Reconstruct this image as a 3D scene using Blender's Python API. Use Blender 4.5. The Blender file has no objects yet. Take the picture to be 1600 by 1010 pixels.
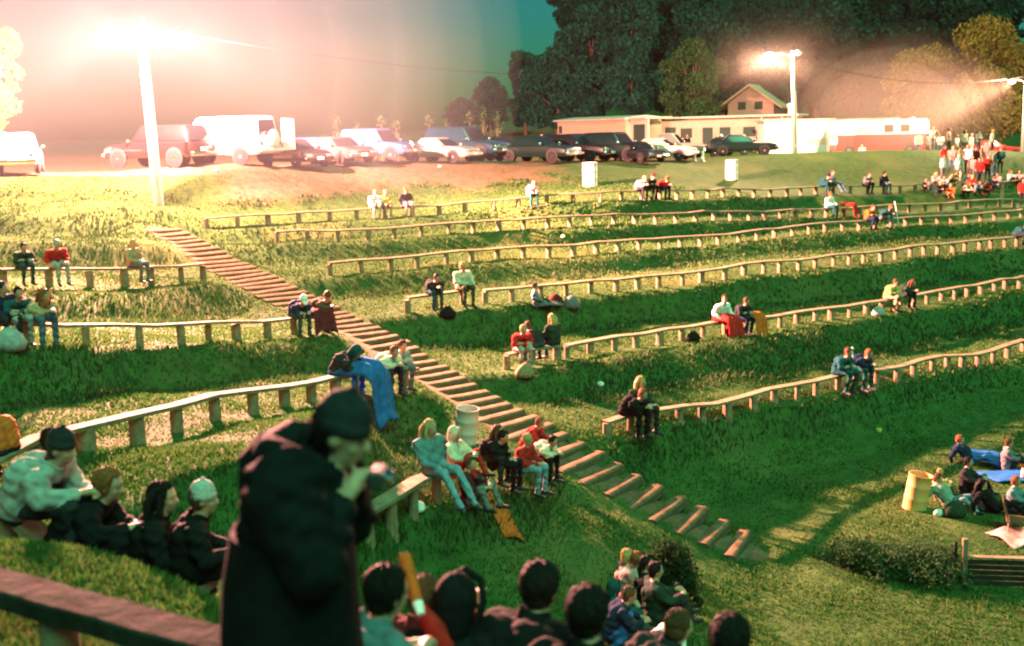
import bpy, math, random
import numpy as np
from mathutils import Matrix, Vector, Euler

random.seed(7)
RNG = np.random.default_rng(7)
SC = bpy.context.scene
COL = SC.collection
PI = math.pi
rad = math.radians

# ------------------------------------------------------------------ camera
F_PX, CX, CY = 1700.0, 800.0, 505.0
PITCH, ROLL = 10.17, -1.5
CAM_R = Matrix.Rotation(rad(90 - PITCH), 3, 'X') @ Matrix.Rotation(rad(ROLL), 3, 'Z')
CAM_NP = np.array(CAM_R)

cam_data = bpy.data.cameras.new('camera')
cam_data.sensor_width = 36.0
cam_data.lens = F_PX / 1600.0 * 36.0
cam_data.clip_start = 0.1
cam_data.clip_end = 5000
cam_data.dof.use_dof = True
cam_data.dof.focus_distance = 34
cam_data.dof.aperture_fstop = 1.5
cam = bpy.data.objects.new('camera', cam_data)
COL.objects.link(cam)
cam.rotation_euler = CAM_R.to_euler()
SC.camera = cam

def P(px, py, s):
    """a point seen at a pixel, at the distance where one metre spans s pixels"""
    d = F_PX / s
    v = np.array([(px - CX) / F_PX * d, (CY - py) / F_PX * d, -d])
    return CAM_NP @ v

def ray(px, py):
    v = CAM_NP @ np.array([(px - CX) / F_PX, (CY - py) / F_PX, -1.0])
    return v

# ------------------------------------------------------------------ mesh helper
class MB:
    def __init__(self):
        self.v = []; self.f = []; self.m = []
    def add(self, vs, fs, mi=0):
        o = len(self.v)
        self.v.extend([tuple(map(float, p)) for p in vs])
        self.f.extend([tuple(i + o for i in q) for q in fs])
        self.m.extend([mi] * len(fs))
        return self
    def box(self, c, size, rot=None, mi=0, bev=0.0, taper=1.0):
        sx, sy, sz = [s / 2 for s in size]
        if bev <= 0:
            vs = [(x, y, z) for z in (-sz, sz) for y in (-sy, sy) for x in (-sx, sx)]
            vs = [(x * (taper if z > 0 else 1), y * (taper if z > 0 else 1), z) for x, y, z in vs]
            fs = [(0, 2, 3, 1), (4, 5, 7, 6), (0, 1, 5, 4), (2, 6, 7, 3), (0, 4, 6, 2), (1, 3, 7, 5)]
        else:
            b = min(bev, sx * .9, sy * .9, sz * .9)
            vs, idx = [], {}
            for x in (-1, 1):
                for y in (-1, 1):
                    for z in (-1, 1):
                        for k in range(3):
                            p = [x * (sx - b), y * (sy - b), z * (sz - b)]
                            p[k] = (x * sx, y * sy, z * sz)[k]
                            if taper != 1 and z > 0:
                                p[0] *= taper; p[1] *= taper
                            idx[(x, y, z, k)] = len(vs); vs.append(tuple(p))
            fs = []
            for k in range(3):
                a, c2 = [(1, 2), (2, 0), (0, 1)][k]
                for s in (-1, 1):
                    q = []
                    for u, w in ((-1, -1), (1, -1), (1, 1), (-1, 1)):
                        key = [0, 0, 0]; key[k] = s; key[a] = u; key[c2] = w
                        q.append(idx[(*key, k)])
                    fs.append(tuple(q if s > 0 else q[::-1]))
            for k in range(3):
                a, c2 = [(1, 2), (2, 0), (0, 1)][k]
                for u in (-1, 1):
                    for w in (-1, 1):
                        q = []
                        for s in (-1, 1):
                            key = [0, 0, 0]; key[k] = s; key[a] = u; key[c2] = w
                            pr = [idx[(*key, a)], idx[(*key, c2)]]
                            q += pr if s < 0 else pr[::-1]
                        fs.append(tuple(q if u * w < 0 else q[::-1]))
            for x in (-1, 1):
                for y in (-1, 1):
                    for z in (-1, 1):
                        q = [idx[(x, y, z, k)] for k in range(3)]
                        fs.append(tuple(q if x * y * z > 0 else q[::-1]))
        M = rot if rot is not None else Matrix.Identity(3)
        c = Vector(c)
        return self.add([tuple(M @ Vector(p) + c) for p in vs], fs, mi)
    def tube(self, pts, radii, n=8, mi=0, caps=True, flat=None):
        """a round bar through pts; flat=(axis, factor) squashes it along a world axis"""
        pts = [Vector(p) for p in pts]
        if not hasattr(radii, '__len__'): radii = [radii] * len(pts)
        rings, prev = [], None
        for i, p in enumerate(pts):
            a = pts[max(i - 1, 0)]; b = pts[min(i + 1, len(pts) - 1)]
            t = (b - a)
            t = t.normalized() if t.length > 1e-9 else Vector((0, 0, 1))
            ref = prev if prev is not None else (Vector((1, 0, 0)) if abs(t.x) < .9 else Vector((0, 1, 0)))
            u = (ref - t * ref.dot(t)).normalized(); prev = u
            w = t.cross(u)
            ring = []
            for k in range(n):
                a_ = 2 * PI * k / n
                o = (u * math.cos(a_) + w * math.sin(a_)) * radii[i]
                if flat: o[flat[0]] *= flat[1]
                ring.append(tuple(p + o))
            rings.append(ring)
        vs = [q for r in rings for q in r]
        fs = []
        for i in range(len(pts) - 1):
            for k in range(n):
                fs.append((i * n + k, i * n + (k + 1) % n, (i + 1) * n + (k + 1) % n, (i + 1) * n + k))
        if caps:
            fs.append(tuple(range(n))[::-1]); fs.append(tuple(range((len(pts) - 1) * n, len(pts) * n)))
        return self.add(vs, fs, mi)
    def capsule(self, a, b, ra, rb, n=12, mi=0, scale=None):
        a = Vector(a); b = Vector(b); t = b - a
        L = t.length; t = t.normalized() if L > 1e-6 else Vector((0, 0, 1))
        pts, rr = [], []
        for k in range(1, 5):
            an = PI / 2 * k / 4
            pts.append(a - t * ra * math.cos(an)); rr.append(ra * math.sin(an))
        for k in range(3, 0, -1):
            an = PI / 2 * k / 4
            pts.append(b + t * rb * math.cos(an)); rr.append(rb * math.sin(an))
        pts.insert(4, b); rr.insert(4, rb)
        return self.tube(pts, rr, n, mi)
    def ball(self, c, r, rot=None, nu=14, nv=9, mi=0):
        if not hasattr(r, '__len__'): r = (r, r, r)
        vs = [(0, 0, -1)]
        for j in range(1, nv):
            th = -PI / 2 + PI * j / nv
            for i in range(nu):
                ph = 2 * PI * i / nu
                vs.append((math.cos(th) * math.cos(ph), math.cos(th) * math.sin(ph), math.sin(th)))
        vs.append((0, 0, 1))
        fs = []
        for i in range(nu):
            fs.append((0, 1 + (i + 1) % nu, 1 + i))
            for j in range(nv - 2):
                a = 1 + j * nu
                fs.append((a + i, a + (i + 1) % nu, a + nu + (i + 1) % nu, a + nu + i))
            a = 1 + (nv - 2) * nu
            fs.append((a + i, a + (i + 1) % nu, len(vs) - 1))
        M = rot if rot is not None else Matrix.Identity(3)
        c = Vector(c)
        return self.add([tuple(M @ Vector((x * r[0], y * r[1], z * r[2])) + c) for x, y, z in vs], fs, mi)
    def lathe(self, prof, c=(0, 0, 0), n=20, mi=0, rot=None):
        M = rot if rot is not None else Matrix.Identity(3)
        c = Vector(c); vs, fs = [], []
        for r, z in prof:
            for k in range(n):
                a = 2 * PI * k / n
                vs.append(tuple(M @ Vector((r * math.cos(a), r * math.sin(a), z)) + c))
        for i in range(len(prof) - 1):
            for k in range(n):
                fs.append((i * n + k, i * n + (k + 1) % n, (i + 1) * n + (k + 1) % n, (i + 1) * n + k))
        fs.append(tuple(range(n))[::-1]); fs.append(tuple(range((len(prof) - 1) * n, len(prof) * n)))
        return self.add(vs, fs, mi)
    def loft(self, rings, mi=0, caps=True):
        n = len(rings[0]); vs = [q for r in rings for q in r]; fs = []
        for i in range(len(rings) - 1):
            for k in range(n):
                fs.append((i * n + k, i * n + (k + 1) % n, (i + 1) * n + (k + 1) % n, (i + 1) * n + k))
        if caps:
            fs.append(tuple(range(n))[::-1]); fs.append(tuple(range((len(rings) - 1) * n, len(rings) * n)))
        return self.add(vs, fs, mi)
    def mesh(self, name, mats, smooth=False):
        me = bpy.data.meshes.new(name)
        me.from_pydata(self.v, [], self.f)
        for m in (mats if isinstance(mats, (list, tuple)) else [mats]): me.materials.append(m)
        me.polygons.foreach_set('material_index', self.m)
        me.validate(); me.update()
        import bmesh
        bm = bmesh.new(); bm.from_mesh(me)
        bmesh.ops.recalc_face_normals(bm, faces=bm.faces)
        bm.to_mesh(me); bm.free()
        if smooth:
            me.polygons.foreach_set('use_smooth', [True] * len(me.polygons))
            try: me.set_sharp_from_angle(angle=rad(50 if smooth is True else smooth))
            except Exception: pass
        return me
    def build(self, name, mats, parent=None, smooth=False):
        return link(name, self.mesh(name, mats, smooth), parent)

def link(name, data, parent=None):
    o = bpy.data.objects.new(name, data)
    COL.objects.link(o)
    if parent is not None: o.parent = parent
    return o

def thing(name, label, cat, loc=(0, 0, 0), rz=0.0, group=None):
    o = bpy.data.objects.new(name, None)
    o.empty_display_size = .2
    COL.objects.link(o)
    o.location = loc; o.rotation_euler = (0, 0, rz)
    return tag(o, label, cat, group)

def tag(o, label=None, cat=None, group=None, kind=None):
    if label: o['label'] = label
    if cat: o['category'] = cat
    if group: o['group'] = group
    if kind: o['kind'] = kind
    return o

def copy_tree(o, parent=None):
    c = o.copy(); COL.objects.link(c); c.parent = parent
    for ch in list(o.children): copy_tree(ch, c)
    return c

# ------------------------------------------------------------------ materials
MATS = {}
def mat(name, col, rough=.7, var=.0, scale=6.0, metal=0.0, bump=0.0, spec=.4, col2=None, stretch=None, detail=6, coat=0):
    key = name
    if key in MATS: return MATS[key]
    m = bpy.data.materials.new(name); m.use_nodes = True
    nt = m.node_tree; b = nt.nodes['Principled BSDF']
    b.inputs['Roughness'].default_value = rough
    b.inputs['Metallic'].default_value = metal
    b.inputs['Specular IOR Level'].default_value = spec
    if coat: b.inputs['Coat Weight'].default_value = coat; b.inputs['Coat Roughness'].default_value = .08
    b.inputs['Base Color'].default_value = (*col, 1)
    if var > 0 or col2 or bump:
        tc = nt.nodes.new('ShaderNodeTexCoord')
        mp = nt.nodes.new('ShaderNodeMapping')
        if stretch: mp.inputs['Scale'].default_value = stretch
        nz = nt.nodes.new('ShaderNodeTexNoise')
        nz.inputs['Scale'].default_value = scale; nz.inputs['Detail'].default_value = detail
        nz.inputs['Roughness'].default_value = .65
        nt.links.new(tc.outputs['Object'], mp.inputs['Vector'])
        nt.links.new(mp.outputs['Vector'], nz.inputs['Vector'])
        if var > 0 or col2:
            cr = nt.nodes.new('ShaderNodeValToRGB')
            c2 = col2 if col2 else tuple(c * (1 - var) for c in col)
            c1 = col if col2 else tuple(min(1, c * (1 + var * .6)) for c in col)
            cr.color_ramp.elements[0].position = .33; cr.color_ramp.elements[1].position = .68
            cr.color_ramp.elements[0].color = (*c2, 1); cr.color_ramp.elements[1].color = (*c1, 1)
            nt.links.new(nz.outputs['Fac'], cr.inputs['Fac'])
            nt.links.new(cr.outputs['Color'], b.inputs['Base Color'])
        if bump:
            bp = nt.nodes.new('ShaderNodeBump'); bp.inputs['Strength'].default_value = min(1, bump)
            bp.inputs['Distance'].default_value = .03
            nt.links.new(nz.outputs['Fac'], bp.inputs['Height'])
            nt.links.new(bp.outputs['Normal'], b.inputs['Normal'])
    MATS[key] = m
    return m

def emit_mat(name, col, strength):
    m = bpy.data.materials.new(name); m.use_nodes = True
    b = m.node_tree.nodes['Principled BSDF']
    b.inputs['Base Color'].default_value = (*col, 1)
    b.inputs['Emission Color'].default_value = (*col, 1)
    b.inputs['Emission Strength'].default_value = strength
    MATS[name] = m
    return m

WOOD = mat('weathered_wood', (.26, .20, .125), .85, col2=(.13, .10, .06), scale=3, stretch=(1, 1, 1), bump=.6, spec=.08)
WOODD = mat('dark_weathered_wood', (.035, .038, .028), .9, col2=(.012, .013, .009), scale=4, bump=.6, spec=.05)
POSTM = mat('post_wood', (.30, .22, .13), .9, col2=(.15, .11, .065), scale=7, bump=.6, spec=.08)
STEPM = mat('step_wood', (.16, .11, .065), .9, col2=(.08, .052, .03), scale=5, bump=.7, spec=.05)
SOILM = mat('soil', (.16, .085, .045), 1, var=.4, scale=4, bump=.8)
STEEL = mat('galvanised_steel', (.5, .5, .5), .45, metal=.9, var=.15)
DARKMETAL = mat('dark_metal', (.03, .03, .03), .5)
RUBBER = mat('rubber', (.015, .015, .015), .85)
GLASS = mat('tinted_glass', (.01, .014, .016), .06, spec=.8)
CHROME = mat('chrome', (.75, .73, .70), .12, metal=1.0)
LAMPW = mat('headlamp_glass', (.85, .85, .85), .08, metal=.85)
TAILR = mat('tail_lamp_red', (.35, .015, .01), .2)
PLATE = mat('number_plate', (.75, .73, .68), .5)
WHITEP = mat('white_paint', (.78, .76, .72), .55, var=.08, scale=2)
# ------------------------------------------------------------------ the hillside
# bench rows, as seen: (pixel x, pixel y of the ground at the posts, pixels per metre)
ROWS = {
 'R1': [(322,355,38),(428,352,37),(530,345,36),(640,338,35),(740,331,34),(830,322,33.5),(945,315,33),(1015,311,32),(1140,308,29.5),(1275,304,27.5),(1430,300,26),(1600,290,24.5)],
 'R2': [(432,380,40),(565,374,39),(700,365,37.5),(830,358,36),(1030,350,33.5),(1170,345,31.5),(1300,340,29.5),(1450,332,28),(1600,324,26.5)],
 'R3': [(515,429,43.5),(640,418,42),(750,408,40.5),(900,399,38.5),(1030,390,36.5),(1170,377,34.5),(1300,362,32.5),(1450,350,30.5),(1600,340,28.5)],
 'R4': [(638,490,49),(750,475,47.5),(870,466,46),(1000,453,43.5),(1170,432,40.5),(1300,415,38),(1450,398,35),(1600,382,32.2)],
 'R5': [(792,578,55.5),(890,560,53.5),(1000,545,50.5),(1170,520,46.5),(1300,500,43),(1400,484,40.8),(1500,466,38.4),(1600,448,36)],
 'R6': [(946,680,64),(1050,655,60),(1190,630,56),(1325,602,52),(1450,580,48.5),(1600,548,44)],
 'L1': [(-60,452,58),(0,452,56),(75,451,54.5),(145,450,53),(210,446,50.5),(270,444,48.5),(330,440,46)],
 'L2': [(-60,540,77),(0,540,75),(85,539,73),(150,538,71),(215,540,69),(285,538,66),(345,532,62),(400,529,59),(450,524,56.5),(520,517,53.5)],
 'L3': [(-120,850,118),(-40,790,112),(40,745,106),(130,703,99),(175,698,96),(222,692,93),(272,672,89),(340,655,84),(405,645,80),(458,638,76.5),(515,626,71.5),(570,614,67),(655,606,62)],
 'L4': [(500,868,112),(560,832,104),(600,812,99),(650,792,94),(700,775,90)],
}
LEVEL = {'R1':1,'R2':2,'R3':3,'R4':4,'R5':5,'R6':6,'L1':3,'L2':4,'L3':5,'L4':6}
STAIR = [(250,363,40),(285,382,41),(330,408,42.5),(385,435,44.5),(440,464,47),(500,495,49.5),(548,520,52),(600,548,54.3),(660,588,57.5),(720,627,60.8),(790,664,64),(860,702,66.3),(930,742,68.2),(1000,779,69.4),(1070,814,70.4),(1155,856,71.6)]
STAIR_T = [2.0,2.25,2.6,3.0,3.5,4.0,4.3,4.6,5.05,5.5,5.9,6.2,6.45,6.65,6.85,7.05]
ctl = []   # X, Y, z, level
for k, pts in ROWS.items():
    for p in pts:
        w = P(*p); ctl.append((w[0], w[1], w[2], LEVEL[k]))
for p, lv in zip(STAIR, STAIR_T):
    w = P(*p); ctl.append((w[0], w[1], w[2], lv))
LIP = [(-80,274,36),(0,274,36),(170,277,36),(330,275,36),(440,263,33),(560,256,29.5),(690,256,27.5),(800,256,26.3),(1000,255,25),(1200,249,24),(1300,248,23.8),(1440,251,24),(1600,256,24)]
for p in LIP:
    w = P(*p); ctl.append((w[0], w[1], w[2], 0))
    d = math.hypot(w[0], w[1])
    for q, lv in ((1.15, -1), (1.45, -2.5)):
        ctl.append((w[0] * q, w[1] * q, w[2] - .15, lv))
for p, lv in [((248,318,38),.75),((60,322,40.5),.8),((-60,330,42),1),((150,352,41.5),1.35),((0,378,46),2),((150,380,44.5),2),((250,385,42.5),2.1),
              ((560,306,33),.62),((740,300,31),.6),((922,291,29.5),.6),((1143,281,26.5),.6),((1300,280,25.5),.6),((1480,282,24.8),.6),
              # below the fourth left row and the slope under it
              ((560,905,104),6.55),((640,900,98),6.75),((760,868,92),6.75),((850,820,83),6.5),((900,900,86),7),((1000,850,76),7.1),((880,960,96),7.2),
              ((1000,1005,101),7.3),((1040,960,94),7.25)]:
    w = P(*p); ctl.append((w[0], w[1], w[2], lv))
LAWN = -9.3
def on_level(px, py, z):
    r = ray(px, py); k = z / r[2]; return r * k
for px, py, lv in [(1090,790,7),(1200,745,7),(1300,722,7),(1400,690,7),(1500,662,7),(1600,635,7),(1190,870,7.4),(1200,960,7.8),(1290,800,7.7),(1450,760,7.8),(1600,720,7.8),
                   (1400,880,8.2),(1600,840,8.2),(1600,1000,8.8),(1400,1000,8.6),(1250,1010,8.2)]:
    w = on_level(px, py, LAWN); ctl.append((w[0], w[1], LAWN, lv))
# ground by the camera: a spur of the hill (world coordinates)
for x, y, z, lv in [(0,0,-1.7,6),(-2,.8,-1.7,5.7),(2,.8,-2.1,6.3),(-2.7,5.67,-2.62,5.6),(-1.4,5.2,-2.82,5.9),(-3.6,6.3,-2.55,5.4),(.4,5.3,-3.4,6.2),(1.3,5.3,-3.75,6.4),
                    (-3.3,7.4,-2.85,5.6),(-1.9,7.0,-3.4,5.9),(-.4,7.0,-4.1,6.2),(-3.6,9.0,-3.85,5.6),(-2.5,9.3,-4.4,5.9),(-.5,9.5,-5.6,6.3),(-3.8,11,-5.1,5.55),(-2.0,12.5,-6.3,6.05),(1,13.5,-7.7,6.9),
                    (-7,6,-2.9,5),(-9,9,-3.4,4.6),(-12,3,-2.2,4),(3.2,8,-5.6,7),(4.5,13,-8.3,7.6),(8,12,-9.2,8.5),(12,8,-9.3,9),(9,2,-7.8,8),(20,10,-9.3,9.5),(4,3.5,-3.7,6.8),
                    (34,24,-9.3,9),(34,14,-9.3,9.5)]:
    ctl.append((x, y, z, lv))
ctl = np.array(ctl)
N_C = len(ctl)
def _u(r2): return np.where(r2 > 1e-9, r2 * np.log(r2 + 1e-12), 0.0)
SCL = 30.0
cx_, cy_ = ctl[:, 0] / SCL, ctl[:, 1] / SCL
Kc = _u((cx_[:, None] - cx_[None]) ** 2 + (cy_[:, None] - cy_[None]) ** 2)
A_ = np.zeros((N_C + 3, N_C + 3))
A_[:N_C, :N_C] = Kc
A_[:N_C, N_C] = 1; A_[:N_C, N_C + 1] = cx_; A_[:N_C, N_C + 2] = cy_
A_[N_C:, :N_C] = A_[:N_C, N_C:].T
def solve(vals, lam):
    B = A_.copy(); B[:N_C, :N_C] += np.eye(N_C) * lam
    return np.linalg.solve(B, np.concatenate([vals, [0, 0, 0]]))
W_Z, W_T = solve(ctl[:, 2], 2e-4), solve(ctl[:, 3], 1.5e-4)
def tps(w, x, y):
    out = np.empty(x.shape); xf, yf = x.ravel() / SCL, y.ravel() / SCL; o = out.ravel()
    for i in range(0, len(xf), 20000):
        a, b = xf[i:i + 20000], yf[i:i + 20000]
        k = _u((a[:, None] - cx_[None]) ** 2 + (b[:, None] - cy_[None]) ** 2)
        o[i:i + 20000] = k @ w[:N_C] + w[N_C] + w[N_C + 1] * a + w[N_C + 2] * b
    return o.reshape(x.shape)

# smooth value noise
_NT = RNG.random((64, 64))
def vnoise(x, y, f):
    x = np.asarray(x) * f; y = np.asarray(y) * f
    xi = np.floor(x).astype(int); yi = np.floor(y).astype(int)
    u = x - xi; v = y - yi
    u = u * u * (3 - 2 * u); v = v * v * (3 - 2 * v)
    g = lambda a, b: _NT[a % 64, b % 64]
    return (g(xi, yi) * (1 - u) + g(xi + 1, yi) * u) * (1 - v) + (g(xi, yi + 1) * (1 - u) + g(xi + 1, yi + 1) * u) * v - .5
def sstep(a, b, x):
    t = np.clip((x - a) / (b - a), 0, 1); return t * t * (3 - 2 * t)

STW = np.array([P(*p)[:2] for p in STAIR])
def stair_dist(x, y):
    d = np.full(x.shape, 1e9)
    for (ax, ay), (bx, by) in zip(STW[:-1], STW[1:]):
        vx, vy = bx - ax, by - ay
        t = np.clip(((x - ax) * vx + (y - ay) * vy) / (vx * vx + vy * vy), 0, 1)
        d = np.minimum(d, np.hypot(x - ax - t * vx, y - ay - t * vy))
    return d

BX0, BX1, BY0, BY1 = -34., 44., -2., 84.
def terrain(x, y, full=False):
    x = np.atleast_1d(np.asarray(x, float)); y = np.atleast_1d(np.asarray(y, float))
    xc = np.clip(x, BX0, BX1); yc = np.clip(y, BY0, BY1)
    zs = tps(W_Z, xc, yc); t = tps(W_T, xc, yc)
    zs = np.maximum(zs, LAWN)
    near = sstep(7.0, 10.5, np.hypot(xc + 1.0, yc - 5.0))
    sd = stair_dist(xc, yc)
    amp = near * sstep(.75, 1.7, sd) * sstep(.35, .6, t) * (1 - sstep(6.75, 7.0, t))
    tn = t + (.10 * vnoise(xc, yc, .35) + .05 * vnoise(xc + 9, yc, 1.1)) * sstep(.8, 2.5, sd)
    i = np.floor(tn + 1e-6); tau = tn - i
    D = np.where(i < .5, .5, np.where(i < 3.5, .62, np.where(i < 5.5, .85, 1.0)))
    S = .06 * tau + .94 * np.where(i >= 6, .5 * sstep(.1, .6, tau) + .5 * tau, sstep(.13, .36, tau))
    z = zs + amp * D * (tau - S)
    lawnm = 1 - sstep(LAWN + .05, LAWN + .6, z)
    rough = (.10 * vnoise(x, y, .6) + .05 * vnoise(x, y, 1.7) + .03 * vnoise(x, y, 3.9)) * (1 - .6 * lawnm) * sstep(.3, 1.2, sd) * np.where(t < -.1, .3, 1)
    z = z + rough
    # the wooded hill behind
    z = z + 14 * sstep(118, 200, y) * sstep(-30, 40, x)
    z = np.where(y > BY1, z, z)
    if full: return z, t, tau, amp, sd, lawnm
    return z
def gz(x, y): return float(terrain(x, y)[0])

_ks = np.concatenate([np.arange(3, 60, .06), np.arange(60, 150, .2)])
def G(px, py):
    """where the line of sight through a pixel meets the ground"""
    r = ray(px, py)
    q = r[None] * _ks[:, None]
    h = q[:, 2] - terrain(q[:, 0], q[:, 1])
    b = np.nonzero(h < 0)[0]
    if len(b) == 0: return Vector(r * 100)
    j = b[0]
    if j == 0: return Vector(q[0])
    f = h[j - 1] / (h[j - 1] - h[j])
    p = q[j - 1] * (1 - f) + q[j] * f
    return Vector(p)
def S_at(p): return F_PX / (-(CAM_R.transposed() @ Vector(p)).z)
def to_px(p):
    c = CAM_R.transposed() @ Vector(p)
    return (CX + F_PX * c.x / -c.z, CY - F_PX * c.y / -c.z)

def axis(a, b, fine, lo, hi):
    mid = list(np.arange(a, b + 1e-6, fine)); out = []
    s, x = fine, a
    while x > lo: s *= 1.25; x -= s; out.append(x)
    out = out[::-1] + mid; s, x = fine, b
    while x < hi: s *= 1.25; x += s; out.append(x)
    return np.array(out)
gx = axis(-20, 27, .2, -700, 700); gy = axis(3, 64, .2, -80, 900)
GX, GY = np.meshgrid(gx, gy)
GZ, GT, GTAU, GAMP, GSD, GLW = terrain(GX.ravel(), GY.ravel(), True)
nx, ny = len(gx), len(gy)
me = bpy.data.meshes.new('ground')
idx = np.arange(nx * ny).reshape(ny, nx)
quads = np.stack([idx[:-1, :-1], idx[:-1, 1:], idx[1:, 1:], idx[1:, :-1]], -1).reshape(-1, 4)
me.vertices.add(nx * ny); me.vertices.foreach_set('co', np.stack([GX.ravel(), GY.ravel(), GZ], -1).ravel())
me.loops.add(quads.size); me.loops.foreach_set('vertex_index', quads.ravel())
me.polygons.add(len(quads)); me.polygons.foreach_set('loop_start', np.arange(0, quads.size, 4))
me.polygons.foreach_set('loop_total', np.full(len(quads), 4)); me.polygons.foreach_set('use_smooth', np.ones(len(quads), bool))
me.update(); me.validate()
# what covers the ground: R bare soil, G long grass, B trodden/dry grass
gpx = 0
def cover(x, y, t, tau, amp, sd, lw):
    n = vnoise(x, y, .5) + .5 * vnoise(x, y, 1.9)
    soil = (1 - sstep(.38, .55, t + .18 * n)) * sstep(-13.5, -11.5, x + .15 * (y - 50)) * (1 - sstep(1.0, 3.5, x + 2 * n))
    lot = 1 - sstep(-.06, .02, t)
    lot = lot * (1 - sstep(8, 16, x))
    soil = np.maximum(soil, lot * .9)
    soil = np.maximum(soil, 1 - sstep(.45, .72, sd + .15 * n))
    bank = amp * sstep(.12, .2, tau) * (1 - sstep(.42, .54, tau))
    dry = np.clip(sstep(.1, .5, vnoise(x + 40, y, .22) + .5 * vnoise(x, y, .9)) * .7, 0, 1)
    return soil, bank, dry
so, bk, dr = cover(GX.ravel(), GY.ravel(), GT, GTAU, GAMP, GSD, GLW)
ca = me.color_attributes.new('cover', 'FLOAT_COLOR', 'POINT')
ca.data.foreach_set('color', np.stack([so, bk, dr, np.ones_like(so)], -1).ravel())

gm = bpy.data.materials.new('turf_and_soil'); gm.use_nodes = True
nt = gm.node_tree; bs = nt.nodes['Principled BSDF']
bs.inputs['Roughness'].default_value = .95; bs.inputs['Specular IOR Level'].default_value = .1
at = nt.nodes.new('ShaderNodeAttribute'); at.attribute_name = 'cover'
sp = nt.nodes.new('ShaderNodeSeparateColor'); nt.links.new(at.outputs['Color'], sp.inputs['Color'])
tc = nt.nodes.new('ShaderNodeTexCoord')
def noise(scale, detail=6, rough=.65):
    n = nt.nodes.new('ShaderNodeTexNoise'); n.inputs['Scale'].default_value = scale
    n.inputs['Detail'].default_value = detail; n.inputs['Roughness'].default_value = rough
    nt.links.new(tc.outputs['Object'], n.inputs['Vector']); return n
def ramp(src, c0, c1, p0=.3, p1=.7):
    r = nt.nodes.new('ShaderNodeValToRGB'); r.color_ramp.elements[0].position = p0; r.color_ramp.elements[1].position = p1
    r.color_ramp.elements[0].color = (*c0, 1); r.color_ramp.elements[1].color = (*c1, 1)
    nt.links.new(src, r.inputs['Fac']); return r
def mix(a, b, f):
    m = nt.nodes.new('ShaderNodeMix'); m.data_type = 'RGBA'
    nt.links.new(f, m.inputs[0]); nt.links.new(a, m.inputs[6]); nt.links.new(b, m.inputs[7]); return m.outputs[2]
n1 = noise(3.0); n2 = noise(.6); n3 = noise(14)
g1 = ramp(n1.outputs['Fac'], (.018, .048, .012), (.052, .11, .024))
g2 = ramp(n3.outputs['Fac'], (.075, .10, .028), (.11, .12, .038))
dirt = ramp(n1.outputs['Fac'], (.10, .058, .034), (.21, .125, .075))
c = mix(g1.outputs['Color'], g2.outputs['Color'], sp.outputs['Blue'])
c = mix(c, dirt.outputs['Color'], sp.outputs['Red'])
nt.links.new(c, bs.inputs['Base Color'])
ad = nt.nodes.new('ShaderNodeMath'); ad.operation = 'ADD'
nt.links.new(n1.outputs['Fac'], ad.inputs[0]); nt.links.new(n3.outputs['Fac'], ad.inputs[1])
bp = nt.nodes.new('ShaderNodeBump'); bp.inputs['Strength'].default_value = .5; bp.inputs['Distance'].default_value = .12
nt.links.new(ad.outputs[0], bp.inputs['Height']); nt.links.new(bp.outputs['Normal'], bs.inputs['Normal'])
me.materials.append(gm)
ground = link('ground', me); tag(ground, 'terraced grass hillside with bare soil below the car park', 'hillside', kind='structure')

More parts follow.
